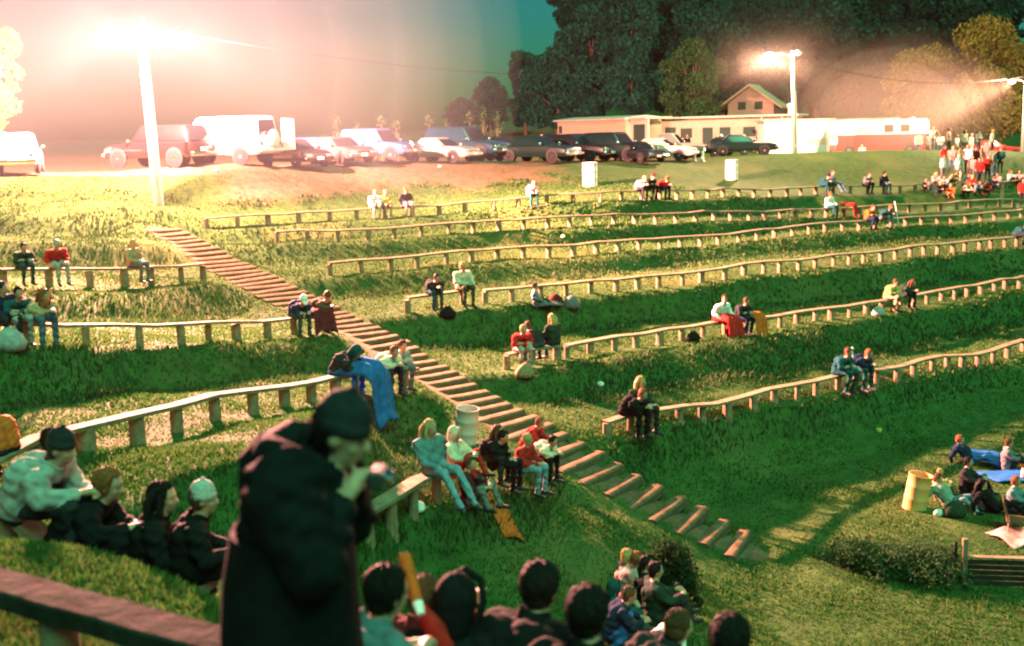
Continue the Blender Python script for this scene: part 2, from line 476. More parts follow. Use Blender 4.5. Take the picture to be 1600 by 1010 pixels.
# ---- grass blades: one mass nobody could count
def grass(name, label, n, sel, hlo, hhi, seed, cols, lean=.35):
    rng = np.random.default_rng(seed)
    d = 4.5 * (62 / 4.5) ** (rng.random(n) ** .8); a = (rng.random(n) - .5) * 2 * .56
    x, y = d * np.sin(a), d * np.cos(a)
    z, t, tau, amp, sd, lw = terrain(x, y, True)
    so, bk, dr = cover(x, y, t, tau, amp, sd, lw)
    k = sel(so, bk, dr, t, sd, x, y, rng)
    x, y, z, d, bk = x[k], y[k], z[k], d[k], bk[k]
    m = len(x)
    h = (hlo + (hhi - hlo) * rng.random(m)) * (.55 + .9 * np.clip(vnoise(x, y, .8) + .5, 0, 1)); w = .006 + .00055 * d * (.6 + .8 * rng.random(m))
    th = rng.random(m) * 2 * PI
    ux, uy = np.cos(th), np.sin(th)
    le = lean * (rng.random((m, 2)) - .5) * 2 * h[:, None]
    b = np.stack([x, y, z - .03], -1)
    u = np.stack([ux, uy, 0 * ux], -1) * w[:, None]
    tip = b + np.stack([le[:, 0], le[:, 1], h], -1)
    midp = b + np.stack([le[:, 0] * .3, le[:, 1] * .3, h * .6], -1)
    v = np.stack([b - u, b + u, midp - u * .8, midp + u * .8, tip], 1)
    me = bpy.data.meshes.new(name)
    me.vertices.add(m * 5); me.vertices.foreach_set('co', v.ravel())
    o = np.arange(m)[:, None] * 5
    lp = (o + np.array([[0, 1, 3, 2, 2, 3, 4]])).ravel()
    me.loops.add(len(lp)); me.loops.foreach_set('vertex_index', lp)
    me.polygons.add(m * 2)
    ls = (np.arange(m)[:, None] * 7 + np.array([[0, 4]])).ravel(); me.polygons.foreach_set('loop_start', ls)
    me.polygons.foreach_set('loop_total', np.tile([4, 3], m))
    me.update()
    mt = bpy.data.materials.new(name); mt.use_nodes = True
    n_ = mt.node_tree; bb = n_.nodes['Principled BSDF']; bb.inputs['Roughness'].default_value = .75; bb.inputs['Specular IOR Level'].default_value = .15
    ge = n_.nodes.new('ShaderNodeNewGeometry'); r_ = n_.nodes.new('ShaderNodeValToRGB')
    r_.color_ramp.elements[0].color = (*cols[0], 1); r_.color_ramp.elements[1].color = (*cols[-1], 1)
    for i_, c_ in enumerate(cols[1:-1]): r_.color_ramp.elements.new((i_ + 1) / (len(cols) - 1)).color = (*c_, 1)
    n_.links.new(ge.outputs['Random Per Island'], r_.inputs['Fac']); n_.links.new(r_.outputs['Color'], bb.inputs['Base Color'])
    tr = n_.nodes.new('ShaderNodeBsdfTranslucent'); n_.links.new(r_.outputs['Color'], tr.inputs['Color'])
    mx = n_.nodes.new('ShaderNodeMixShader'); mx.inputs[0].default_value = .3
    n_.links.new(bb.outputs[0], mx.inputs[1]); n_.links.new(tr.outputs[0], mx.inputs[2])
    n_.links.new(mx.outputs[0], n_.nodes['Material Output'].inputs['Surface'])
    me.materials.append(mt)
    return tag(link(name, me), label, 'grass', kind='stuff')
grass('short_grass', 'short mown grass covering the terraces and the lawn', 640000,
      lambda so, bk, dr, t, sd, x, y, r: ((so < .35 + .3 * r.random(len(so))) | ((r.random(len(so)) < .35) & (vnoise(x, y, 1.3) > .17) & (t > .1))) & (t > -.06) & (bk < .5), .04, .10, 3,
      [(.020, .076, .014), (.036, .115, .019), (.058, .13, .026), (.10, .135, .042)])
grass('bank_grass', 'long rank grass hanging on the terrace banks', 420000,
      lambda so, bk, dr, t, sd, x, y, r: (bk > .25) & (so < .5), .08, .21, 4,
      [(.012, .048, .012), (.024, .08, .018), (.046, .10, .024), (.09, .105, .04)], .5)
# ------------------------------------------------------------------ benches
def lerp_poly(pts, step):
    """points every step metres along a ground polyline"""
    out = [pts[0].copy()]; acc = 0
    for a, b in zip(pts[:-1], pts[1:]):
        L = (b - a).length; pos = step - acc
        while pos <= L:
            out.append(a.lerp(b, pos / L)); pos += step
        acc = (acc + L) % step if L + acc >= step else acc + L
    return out
BENCH = {}
SEAT_H = {}
def bench(key, pix, label, spacing=1.1, h=.47, width=.26, thick=.07, post_r=.11, plankm=WOOD, group='plank benches on the terraces', left=False):
    pts = [Vector((*P(*p)[:2], 0)) if len(p) == 3 else Vector((G(*p).x, G(*p).y, 0)) for p in pix]
    # even out the ground line
    fine = lerp_poly(pts, .35)
    for p in fine: p.z = gz(p.x, p.y)
    zz = [p.z for p in fine]
    sm = [sum(zz[max(0, i - 3):i + 4]) / len(zz[max(0, i - 3):i + 4]) for i in range(len(zz))]
    for p, z in zip(fine, sm): p.z = z
    base = fine[0]
    t = thing('plank_bench', label, 'bench', base, 0, group)
    step = 3
    top = fine[::step]
    if (top[-1] - fine[-1]).length > .2: top.append(fine[-1])
    rr = random.Random(hash(key) % 1000 + len(pix))
    n = len(top)
    mb = MB(); rings = []
    hv = [h + rr.uniform(-.03, .03) for _ in top]
    for i, p in enumerate(top):
        a, b = top[max(0, i - 1)], top[min(n - 1, i + 1)]
        d = (b - a); d.z = 0; d.normalize(); nrm = Vector((-d.y, d.x, 0))
        w = width / 2; zt = p.z + hv[i] - base.z; q = Vector((p.x - base.x, p.y - base.y, 0))
        e = .012
        prof = [(-w, -thick), (-w, -e), (-w + e, 0), (w - e, 0), (w, -e), (w, -thick)]
        rings.append([tuple(q + nrm * x + Vector((0, 0, zt + z))) for x, z in prof])
    mb.loft(rings)
    mb.build('seat_plank', plankm, t, smooth=30)
    posts = lerp_poly(fine, spacing)
    for i, p in enumerate(posts):
        ang = rr.uniform(0, 6); r = post_r * rr.uniform(.75, 1.15); pb = MB()
        z0 = -.25; z1 = h - thick - .004
        p = p + Vector((rr.uniform(-.05, .05), rr.uniform(-.05, .05), 0))
        lean = Vector((rr.uniform(-.02, .02), rr.uniform(-.02, .02), 0))
        pb.tube([(0, 0, z0), lean * .5 + Vector((0, 0, .1)), lean + Vector((0, 0, z1))], [r * 1.08, r, r * .97], 10)
        o = pb.build('post', POSTM, t, smooth=30); o.location = p - base; o.rotation_euler = (0, 0, ang)
    BENCH[key] = top; SEAT_H[key] = hv
    return t
def seat(key, px):
    """seat centre on a bench where it crosses an image column, and the downhill heading"""
    top, hv = BENCH[key], SEAT_H[key]
    best = None
    for i in range(len(top) - 1):
        a = top[i] + Vector((0, 0, hv[i])); b = top[i + 1] + Vector((0, 0, hv[i + 1]))
        xa, xb = to_px(a)[0], to_px(b)[0]
        f = (px - xa) / (xb - xa) if abs(xb - xa) > 1e-6 else 0
        c = abs(min(max(f, 0), 1) - f)
        if best is None or c < best[0]: best = (c, a.lerp(b, min(max(f, 0), 1)), (b - a))
    p, d = best[1], best[2]; d.z = 0; d.normalize()
    n = Vector((d.y, -d.x, 0))
    if gz(p.x + n.x * 1.2, p.y + n.y * 1.2) > gz(p.x - n.x * 1.2, p.y - n.y * 1.2): n = -n
    return p, math.atan2(n.y, n.x)

ROW_LABEL = {
 'R1': 'topmost long plank bench on stub posts, just below the bare soil bank',
 'R2': 'second plank bench from the top, right of the log steps',
 'R3': 'third plank bench from the top, right of the log steps',
 'R5': 'fifth plank bench from the top, long stretch rising right beyond the red jacket',
 'R6': 'lowest plank bench right of the log steps, above the open lawn',
 'L1': 'uppermost plank bench left of the log steps, with tall posts',
 'L2': 'straight middle plank bench left of the log steps, ending at the steps',
}
bench('R1', ROWS['R1'], ROW_LABEL['R1'], 1.3)
bench('R2', ROWS['R2'], ROW_LABEL['R2'], 1.2)
bench('R3', ROWS['R3'], ROW_LABEL['R3'], 1.15)
bench('R4a', [(638,490,49),(690,483,48.3),(742,476,47.6)], 'short plank bench under the person in the cream jacket', .95)
bench('R4b', [(757,474,47.4),(870,466,46),(1000,453,43.5),(1170,432,40.5),(1300,415,38),(1450,398,35),(1600,382,32.2)], 'fourth plank bench from the top, right of the cream jacket', 1.05)
bench('R5a', [(792,578,55.5),(840,569,54.5),(876,563,53.8)], 'short plank bench under the red jacket and two friends', .85)
bench('R5b', [(884,561,53.6)] + ROWS['R5'][2:], ROW_LABEL['R5'], .98)
bench('R6', ROWS['R6'], ROW_LABEL['R6'], .95)
bench('L1', ROWS['L1'], ROW_LABEL['L1'], 1.25, h=.56)
bench('L2', ROWS['L2'], ROW_LABEL['L2'], 1.25, h=.50)
bench('L3', ROWS['L3'], 'curving plank bench sweeping towards the lower left corner', 1.05, h=.5, post_r=.14, width=.3)
bench('L4', ROWS['L4'], 'short weathered plank bench beside the big dark figure', .75, h=.55, width=.32)

def near_bench():
    a, b = Vector(P(-120, 872, 285)), Vector(P(430, 1022, 345))
    t = thing('plank_bench', 'heavy dark plank bench crossing the near left corner', 'bench', a, 0, 'plank benches on the terraces')
    d = b - a; dn = Vector((d.x, d.y, 0)).normalized(); n = Vector((-dn.y, dn.x, 0))
    mb = MB(); rings = []
    for k in range(13):
        f = k / 12; c = d * f; w = .115; th = .1; e = .012
        j = .006 * math.sin(k * 2.1)
        rings.append([tuple(c + n * (x + j) + Vector((0, 0, z))) for x, z in [(-w, -th), (-w, -e), (-w + e, 0), (w - e, 0), (w, -e), (w, -th)]])
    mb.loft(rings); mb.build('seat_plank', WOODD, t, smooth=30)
    for f in (.12, .42, .72, .97):
        p = a + d * f; g = gz(p.x, p.y); pb = MB()
        pb.tube([(0, 0, g - p.z - .3), (0, 0, -.104)], [.1, .095], 12)
        o = pb.build('post', POSTM, t, smooth=30); o.location = d * f
    BENCH['L5'] = [a + Vector((0, 0, -.42)), b + Vector((0, 0, -.42))]; SEAT_H['L5'] = [.42, .42]
near_bench()

# ------------------------------------------------------------------ log steps
def make_steps():
    pts = [Vector((*P(*p)[:2], 0)) for p in STAIR]
    line = lerp_poly(pts, .53)
    b0 = line[0].copy(); b0.z = gz(b0.x, b0.y)
    t = thing('log_steps', 'long flight of log steps running down the hillside', 'steps', b0)
    rr = random.Random(3)
    src = []
    for v in range(4):
        mb = MB(); L = rr.uniform(1.65, 1.85); rings = []
        for k in range(6):
            x = -L / 2 + L * k / 5; s = rr.uniform(.95, 1.06)
            prof = [(-.175, -.16), (-.17, .01), (-.12, .05), (.11, .055), (.165, .015), (.17, -.16)]
            rings.append([(x, y * s, z * s) for y, z in prof])
        mb.loft(rings); src.append(mb.mesh('step', STEPM, smooth=40))
    for i, p in enumerate(line):
        a, b = line[max(0, i - 6)], line[min(len(line) - 1, i + 6)]
        d = b - a
        z = gz(p.x, p.y)
        o = link('step', src[i % 4], t)
        o.location = Vector((p.x, p.y, z + .055)) - b0
        o.rotation_euler = (rr.uniform(-.05, .05), rr.uniform(-.03, .03), math.atan2(d.y, d.x) - PI / 2 + rr.uniform(-.025, .025) + PI)
make_steps()
# ------------------------------------------------------------------ lamp poles
LAMPC = (1.0, .36, .29)
def point(name, loc, power, col, r=.12, parent=None):
    l = bpy.data.lights.new(name, 'POINT'); l.energy = power; l.color = col; l.shadow_soft_size = r
    # a street lantern throws most of its light sideways, least straight down and little upwards
    l.use_nodes = True; n = l.node_tree; em = n.nodes['Emission']
    tc = n.nodes.new('ShaderNodeTexCoord'); sx = n.nodes.new('ShaderNodeSeparateXYZ'); cr = n.nodes.new('ShaderNodeFloatCurve')
    ma = n.nodes.new('ShaderNodeMath'); ma.operation = 'MULTIPLY_ADD'; ma.inputs[1].default_value = .5; ma.inputs[2].default_value = .5
    n.links.new(tc.outputs['Normal'], sx.inputs[0]); n.links.new(sx.outputs['Z'], ma.inputs[0]); n.links.new(ma.outputs[0], cr.inputs['Value'])
    c = cr.mapping.curves[0]; pts = [(0, .12), (.15, .18), (.22, .34), (.31, .95), (.44, 1.0), (.55, .75), (.75, .55), (1, .5)]
    c.points[0].location = pts[0]; c.points[1].location = pts[-1]
    for p in pts[1:-1]: c.points.new(*p)
    cr.mapping.update(); n.links.new(cr.outputs[0], em.inputs['Strength'])
    o = bpy.data.objects.new(name, l); COL.objects.link(o)
    if parent is not None: o.parent = parent
    o.location = loc; return o
BULB = emit_mat('lit_lamp_glass', (1, .86, .74), 60)
POLEM = mat('pale_pole', (.55, .5, .43), .8, var=.25, scale=2, stretch=(3, 3, .4), bump=.3)
def lamp_pole(base, height, heads, label, tilt=(0, 0), pole_r=.15, group='lamp poles', gl=1.0):
    t = thing('lamp_pole', label, 'lamp pole', base, 0, group)
    mb = MB(); tx, ty = tilt
    top = Vector((tx * height, ty * height, height))
    mb.tube([(0, 0, -.6), top * .5, top], [pole_r * 1.15, pole_r, pole_r * .72], 14)
    mb.build('pole', POLEM, t, smooth=30)
    for (dx, dy, dz, P_, col, lit) in heads:
        e = Vector((dx, dy, height + dz)) + Vector((top.x, top.y, 0))
        a = top + Vector((0, 0, -.25 if dz > -.2 else dz - .1))
        am = MB(); m_ = a.lerp(e, .5) + Vector((0, 0, .14))
        am.tube([a, m_, e + Vector((0, 0, .1))], .035, 8); arm = am.build('lamp_arm', STEEL, t, smooth=30)
        dirn = (e - a); dirn.z = 0; dirn.normalize(); ang = math.atan2(dirn.y, dirn.x)
        R = Matrix.Rotation(ang, 3, 'Z')
        hm = MB()
        hm.loft([[tuple(R @ Vector((x, w * y, z)) + e) for y, z in [(-1, .0), (-.8, .12), (.8, .12), (1, .0)]] for x, w in [(-.3, .08), (-.12, .15), (.2, .17), (.42, .10)]])
        head = hm.build('lamp_head', STEEL, t, smooth=30)
        gm_ = MB(); gm_.ball(e + R @ Vector((.1, 0, -.04)), (.23 * gl, .15 * gl, .11 * gl), R)
        g = gm_.build('lamp_glass', BULB if lit else LAMPW, head, smooth=True)
        if lit:
            point('lamp_light', e + R @ Vector((.1, 0, -.3)), P_, col, .14, t)
    return t
base = G(248, 318); s_ = S_at(base)
def up_to(base, px, py):
    """height above a base point at which an image row lies"""
    lo, hi = 0, 40
    for _ in range(50):
        m_ = (lo + hi) / 2
        if to_px(base + Vector((0, 0, m_)))[1] > py: lo = m_
        else: hi = m_
    return lo
hL = up_to(base, 0, 30)
lamp_pole(base, hL, [(-.34, -.45, -.45, 720000, LAMPC, True), (1.32, .3, -.62, 240000, LAMPC, True)],
          'tall pale pole carrying two blazing lamp heads, left of the log steps', tilt=(-.02, 0), pole_r=.2)
base2 = Vector(P(1243, 247, 22)); base2.z = gz(base2.x, base2.y)
hR = up_to(base2, 0, 80)
lamp_pole(base2, hR, [(-1.6, -.3, -.25, 110000, (1, .52, .33), True), (.7, 1.2, .0, 100, LAMPC, False)],
          'slim lamp pole with one lit arm lamp before the white wall', tilt=(-.05, 0), pole_r=.17, gl=1.8)
base3 = Vector(P(1597, 252, 21)); base3.z = gz(base3.x, base3.y)
lamp_pole(base3, up_to(base3, 0, 124), [(-1.3, -.6, -.1, 42000, (1, .56, .36), True)],
          'lamp pole at the right edge with a pale arm lamp', tilt=(0, 0), pole_r=.14, gl=1.3)
# ------------------------------------------------------------------ people
CLOTH = {}
def cloth(name, col, rough=.85):
    return mat('cloth_' + name, col, rough, var=.35, scale=9, bump=.5, spec=.05)
PAL = {
 'black': (.008,.010,.010), 'charcoal': (.022,.025,.026), 'navy': (.012,.022,.05), 'teal': (.012,.07,.075), 'dark_green': (.018,.04,.026), 'grey': (.13,.14,.14),
 'pale_grey': (.30,.31,.29), 'white': (.72,.70,.66), 'cream': (.62,.50,.36), 'tan': (.36,.25,.14), 'brown': (.10,.055,.03), 'maroon': (.10,.018,.02), 'red': (.50,.025,.02),
 'orange': (.60,.11,.02), 'pink': (.62,.30,.28), 'jeans': (.07,.13,.19), 'pale_jeans': (.16,.25,.30), 'blue': (.02,.11,.32), 'pale_blue': (.11,.18,.20), 'yellow': (.60,.40,.10),
 'khaki': (.22,.18,.10), 'olive': (.06,.065,.03), 'grey_green': (.20,.26,.20),
}
def C(n): return cloth(n, PAL[n])
SKIN = mat('skin', (.42,.235,.15), .55, var=.12, scale=20, spec=.35)
HAIRM = {'blond': mat('blond_hair', (.48,.30,.12), .6, var=.4, scale=40, stretch=(1,1,.15), bump=.5, spec=.08), 'brown': mat('brown_hair', (.10,.05,.025), .6, var=.4, scale=40, bump=.5, spec=.08),
         'dark': mat('dark_hair', (.014,.011,.009), .5, var=.4, scale=40, bump=.5, spec=.08), 'red': mat('auburn_hair', (.26,.09,.03), .6, var=.4, scale=40, bump=.5, spec=.08),
         'grey': mat('grey_hair', (.42,.40,.37), .6, var=.3, scale=40, bump=.5, spec=.08)}
SHOE = mat('dark_shoe', (.02,.02,.02), .6)
V = Vector
def rot_head(yaw, pitch, roll=0):
    return Matrix.Rotation(yaw, 3, 'Z') @ Matrix.Rotation(pitch, 3, 'Y') @ Matrix.Rotation(roll, 3, 'X')

POSES = {}; NECK = {}
def make_pose(name, pel, chest, neck, head, hyaw, hpitch, sh, elb, hand, hip, knee, ank, toe, bulk=1.0, vox=.024, fine=False, hdir=None, skirt=False, fingers=None, hs=1.0):
    """grow one continuous body over joints; sh, elb ... are (left, right) pairs. Returns a mesh and its head frame"""
    mb = MB(); segs = []
    def cap(a, b, ra, rb, lab, n=12):
        mb.capsule(a, b, ra, rb, n); segs.append((V(a), V(b), ra, rb, lab))
    def ell(c, r, R, lab):
        mb.ball(c, r, R, 18, 12); m_ = (r[0] + r[1] + r[2]) / 3; segs.append((V(c), V(c), m_, m_, lab))
    pel, chest, neck, head = V(pel), V(chest), V(neck), V(head)
    shl = V(sh[0]) - V(sh[1]); side = shl.normalized()
    up = (chest - pel).normalized()
    B = .5 * bulk + .5
    # torso: side by side capsules give a broad flat chest
    for s in (-1, 1):
        cap(pel + side * .065 * s, chest + side * .075 * s, .125 * B, .135 * B, 1)
        cap(chest + side * .07 * s, neck + side * .07 * s - up * .05, .13 * B, .085 * B, 1)
        cap(pel + side * .07 * s - up * .02, pel + side * .07 * s - up * .05, .122, .118, 2)
    for k in (0, 1):
        s, e, h = V(sh[k]), V(elb[k]), V(hand[k])
        cap(neck - up * .03, s, .07 * B, .085 * B, 1)
        cap(s, e, .072 * B * bulk, .056 * B * bulk, 1); 
        w = h + (e - h).normalized() * .05
        cap(e, w, .055 * B * bulk, .040 * B, 1)
        fd = (h - e).normalized()
        # hand: palm, four bent fingers, a thumb off the side of the palm
        n_ = V(fingers) if fingers else V((0, 0, -1))
        lat = fd.cross(n_).normalized() if fd.cross(n_).length > .1 else V((0, 1, 0))
        pn = lat.cross(fd).normalized()
        if pn.dot(n_) < 0: pn = -pn
        mb.ball(h + fd * .035, (.036, .036, .03), None, 10, 7); segs.append((h, h + fd * .05, .036, .034, 0))
        cap(h + fd * .01 , h + fd * .075, .030, .032, 0, 8)
        fr = .0095 if fine else .013
        for q, (off, L) in enumerate(((-.03, .066), (-.010, .078), (.010, .073), (.03, .058))):
            r0 = h + fd * .075 + lat * off; r1 = r0 + fd * L * .5 + pn * .012; r2 = r1 + fd * L * .3 + pn * L * .45
            cap(r0, r1, fr, fr * .95, 0, 6); cap(r1, r2, fr * .95, fr * .8, 0, 6)
        tside = -1 if k == 0 else 1
        t0 = h + fd * .025 + lat * .03 * tside; t1 = t0 + fd * .035 + lat * .025 * tside + pn * .01; t2 = t1 + fd * .03 + pn * .012
        cap(t0, t1, fr * 1.25, fr * 1.1, 0, 6); cap(t1, t2, fr * 1.1, fr * .9, 0, 6)
        hp, kn, an, to = V(hip[k]), V(knee[k]), V(ank[k]), V(toe[k])
        cap(hp, kn, .098, .068, 2); cap(kn, an, .064, .047, 2)
        fdir = (to - an); fdir.z = fdir.z
        heel = an - fdir.normalized() * .05 + V((0, 0, -.035))
        cap(heel, to, .045, .038, 3); cap(an, heel + fdir * .3, .045, .045, 3)
    cap(neck - up * .06, head - V((0, 0, .06)), .062, .056, 0)
    R = rot_head(hyaw, hpitch)
    H = lambda x, y, z: head + R @ V((x * hs, y * hs, z * hs))
    ell(H(-.005, 0, .02), (.097 * hs, .078 * hs, .105 * hs), R, 0)
    ell(H(.032, 0, -.055), (.058 * hs, .056 * hs, .062 * hs), R, 0)
    ell(H(.055, 0, -.095), (.026 * hs, .03 * hs, .022 * hs), R, 0)
    cap(H(.088, 0, .012), H(.112, 0, -.03), .010 * hs, .016 * hs, 0, 8)
    for s in (-1, 1):
        ell(H(-.005, .078 * s, -.012), (.022 * hs, .013 * hs, .032 * hs), R, 0)
        if fine:
            cap(H(.086, .014 * s, .03), H(.075, .045 * s, .03), .014, .012, 0, 8)
            ell(H(.06, .04 * s, -.03), (.025, .022, .022), R, 0)
            cap(H(.094, 0, -.033), H(.09, .014 * s, -.035), .011, .009, 0, 6)
    if fine:
        cap(H(.085, -.02, -.064), H(.085, .02, -.064), .009, .009, 0, 6); cap(H(.082, -.018, -.078), H(.082, .018, -.078), .009, .009, 0, 6)
    me = mb.mesh(name, [SKIN])
    o = link('tmp', me)
    rm = o.modifiers.new('r', 'REMESH'); rm.mode = 'VOXEL'; rm.voxel_size = vox; rm.use_smooth_shade = True
    sm = o.modifiers.new('s', 'SMOOTH'); sm.factor = .5; sm.iterations = 2 if not fine else 3
    dg = bpy.context.evaluated_depsgraph_get()
    out = bpy.data.meshes.new_from_object(o.evaluated_get(dg)); out.name = name
    bpy.data.objects.remove(o); bpy.data.meshes.remove(me)
    nf = len(out.polygons)
    cen = np.empty(nf * 3); out.polygons.foreach_get('center', cen); cen = cen.reshape(-1, 3)
    best = np.full(nf, 1e9); lab = np.zeros(nf, int)
    for a, b, ra, rb, l in segs:
        a_, b_ = np.array(a), np.array(b); ab = b_ - a_; L2 = max(ab @ ab, 1e-9)
        t = np.clip(((cen - a_) @ ab) / L2, 0, 1)
        dd = np.linalg.norm(cen - a_ - t[:, None] * ab, axis=1) - (ra + (rb - ra) * t)
        if l == 1: dd = dd - .006
        k = dd < best; best[k] = dd[k]; lab[k] = l
    # folds and creases in the clothes
    nv = len(out.vertices); co = np.empty(nv * 3); out.vertices.foreach_get('co', co); co = co.reshape(-1, 3)
    nr = np.empty(nv * 3); out.vertices.foreach_get('normal', nr); nr = nr.reshape(-1, 3)
    vl = np.zeros(nv, bool); pl = np.empty(len(out.loops), int); out.loops.foreach_get('vertex_index', pl)
    ls = np.empty(nf, int); lt = np.empty(nf, int); out.polygons.foreach_get('loop_start', ls); out.polygons.foreach_get('loop_total', lt)
    fl = np.repeat((lab == 1) | (lab == 2), lt); vl[pl[fl]] = True
    x, y, z = co.T; q = 1.0 if fine else 1.3
    dsp = .0055 * q * np.sin(34 * z + 9 * x + 4 * np.sin(13 * y + 7 * z) + 3 * np.sin(9 * x)) + .005 * q * np.sin(21 * x - 17 * y + 3 * np.sin(15 * z)) + .003 * np.sin(63 * z + 30 * y + 4 * np.sin(20 * x))
    co = co + nr * (dsp * vl)[:, None]; out.vertices.foreach_set('co', co.ravel())
    out.materials.clear()
    for _ in range(4): out.materials.append(SKIN)
    out.polygons.foreach_set('material_index', lab); out.polygons.foreach_set('use_smooth', np.ones(nf, bool)); out.update()
    POSES[name] = (out, head, R, hs); NECK[name] = (neck, up, fine)
    return out

# seated poses: origin on the seat below the pelvis, facing +X; the seat is .46 above the feet
def seated(name, lean=.0, hunch=.0, elb=None, hand=None, kn=.46, spread=.12, ank=(.44, -.36), hy=0, hp=.1, toe=.16, bulk=1.12, twist=0, **kw):
    cx = lean; ch = (cx, 0, .40 - hunch * .25); ne = (cx + lean * .55 + hunch * .35, 0, .56 - hunch * .6); hd = (ne[0] + .035 + hunch * .2, 0, ne[2] + .175 - hunch * .08)
    sh = [(ne[0] - .02, s * .19, ne[2] - .055) for s in (1, -1)]
    elb = elb or [(cx + .10, .24, .26), (cx + .10, -.24, .26)]
    hand = hand or [(cx + .30, .09, .20), (cx + .32, -.08, .22)]
    return make_pose(name, (0, 0, .12), ch, ne, hd, hy, hp, sh, elb, hand, [(.03, .09, .10), (.03, -.09, .10)], [(kn, spread, .115), (kn - .01, -spread, .125)],
                     [(ank[0], spread, ank[1]), (ank[0] - .03, -spread * .9, ank[1])], [(ank[0] + toe, spread + .02, ank[1] - .055), (ank[0] + toe - .03, -spread - .01, ank[1] - .055)], bulk, **kw)
seated('sit_upright', .02, .05)
seated('sit_hunched', .14, .35, elb=[(.36, .17, .22), (.36, -.17, .22)], hand=[(.56, .04, .26), (.57, -.04, .25)], hp=.35)
seated('sit_hugging', .08, .22, elb=[(.24, .25, .22), (.24, -.25, .22)], hand=[(.33, -.06, .26), (.34, .07, .24)], hp=.25, ank=(.34, -.36))
seated('sit_turned', .03, .1, hy=.7, hp=.1, hand=[(.36, .2, .17), (.34, .04, .2)])
seated('sit_turned_away', .05, .15, hy=-.8, hp=.15, elb=[(.2, .22, .25), (.05, -.27, .25)], hand=[(.42, .08, .18), (.25, -.25, .14)])
seated('sit_legs_out', -.06, .08, kn=.47, ank=(.86, -.28), hy=.2, hp=.1, elb=[(-.10, .27, .26), (.12, -.22, .22)], hand=[(-.16, .3, .03), (.33, -.1, .16)], toe=.1)
seated('sit_head_down', .12, .4, hp=.7, elb=[(.3, .2, .2), (.3, -.2, .2)], hand=[(.5, .1, .17), (.5, -.1, .17)])

def standing(name, lean=0, elb=None, hand=None, step=.06, hy=0, hp=.1, bulk=1.1, **kw):
    ne = (.02 + lean * .9, 0, 1.46 - abs(lean) * .25); ch = (.01 + lean * .5, 0, 1.24 - abs(lean) * .1)
    sh = [(ne[0] - .01, s * .19, ne[2] - .05) for s in (1, -1)]
    elb = elb or [(lean * .6 + .01, .25, 1.14), (lean * .6 - .02, -.25, 1.14)]
    hand = hand or [(lean * .7 + .09, .24, .91), (lean * .7 + .05, -.24, .90)]
    return make_pose(name, (0, 0, .95), ch, ne, (ne[0] + .035 + lean * .1, 0, ne[2] + .175 - abs(lean) * .05), hy, hp, sh, elb, hand, [(0, .09, .92), (0, -.09, .92)],
                     [(step + .03, .11, .5), (-step * .3 + .03, -.11, .5)], [(step, .12, .10), (-step, -.12, .10)], [(step + .15, .14, .04), (-step + .15, -.14, .04)], bulk, **kw)
standing('stand_easy')
standing('stand_pockets', elb=[(-.08, .27, 1.15), (-.08, -.27, 1.15)], hand=[(.1, .17, .97), (.1, -.17, .97)], hy=.3, step=.1)
standing('stand_arms_folded', elb=[(.08, .26, 1.17), (.08, -.26, 1.17)], hand=[(.2, -.05, 1.2), (.22, .05, 1.16)], hy=-.4, step=.05)
standing('walk', lean=.06, elb=[(-.1, .25, 1.14), (.08, -.25, 1.15)], hand=[(-.06, .24, .92), (.26, -.2, .98)], step=.2)
standing('bend_forward', lean=.5, elb=[(.5, .2, .95), (.52, -.2, .95)], hand=[(.58, .12, .72), (.6, -.1, .72)], step=.15, hp=.7)
# on the ground: origin under the pelvis
def grounded(name, back=0, kn=(.38, .42), ank=(.55, .07), elb=None, hand=None, hy=0, hp=.1, spread=.13, bulk=1.1, **kw):
    ch = (-.10 * back * 3, 0, .42 - back * .12); ne = (-.18 * back * 3, 0, .58 - back * .2); hd = (ne[0] + .04, 0, ne[2] + .175 - back * .05)
    sh = [(ne[0], s * .19, ne[2] - .05) for s in (1, -1)]
    elb = elb or [(.16, .24, .38), (.16, -.24, .38)]; hand = hand or [(.36, .09, .42), (.37, -.08, .40)]
    return make_pose(name, (0, 0, .13), ch, ne, hd, hy, hp, sh, elb, hand, [(.03, .09, .11), (.03, -.09, .11)], [(kn[0], spread, kn[1]), (kn[0] - .04, -spread, kn[1] * .95)],
                     [(ank[0], spread, ank[1]), (ank[0] - .06, -spread, ank[1])], [(ank[0] + .15, spread + .02, .05), (ank[0] + .09, -spread - .02, .05)], bulk, **kw)
grounded('ground_knees_up')
grounded('ground_lean_back', .55, kn=(.42, .3), ank=(.72, .07), elb=[(-.42, .26, .25), (-.42, -.26, .25)], hand=[(-.40, .3, .05), (-.40, -.3, .05)], hp=.2)
grounded('ground_legs_flat', .1, kn=(.46, .12), ank=(.86, .07), elb=[(.06, .26, .3), (.1, -.25, .3)], hand=[(.24, .12, .2), (.28, -.1, .22)])
make_pose('lie_back', (0, 0, .13), (-.3, 0, .15), (-.46, 0, .17), (-.62, 0, .22), 0, -1.1, [(-.42, .19, .15), (-.42, -.19, .15)], [(-.2, .28, .1), (-.2, -.28, .1)], [(.0, .14, .22), (.0, -.12, .24)],
          [(.05, .09, .12), (.05, -.09, .12)], [(.44, .13, .28), (.44, -.12, .14)], [(.72, .13, .08), (.84, -.13, .08)], [(.84, .16, .06), (.88, -.18, .18)], 1.1)
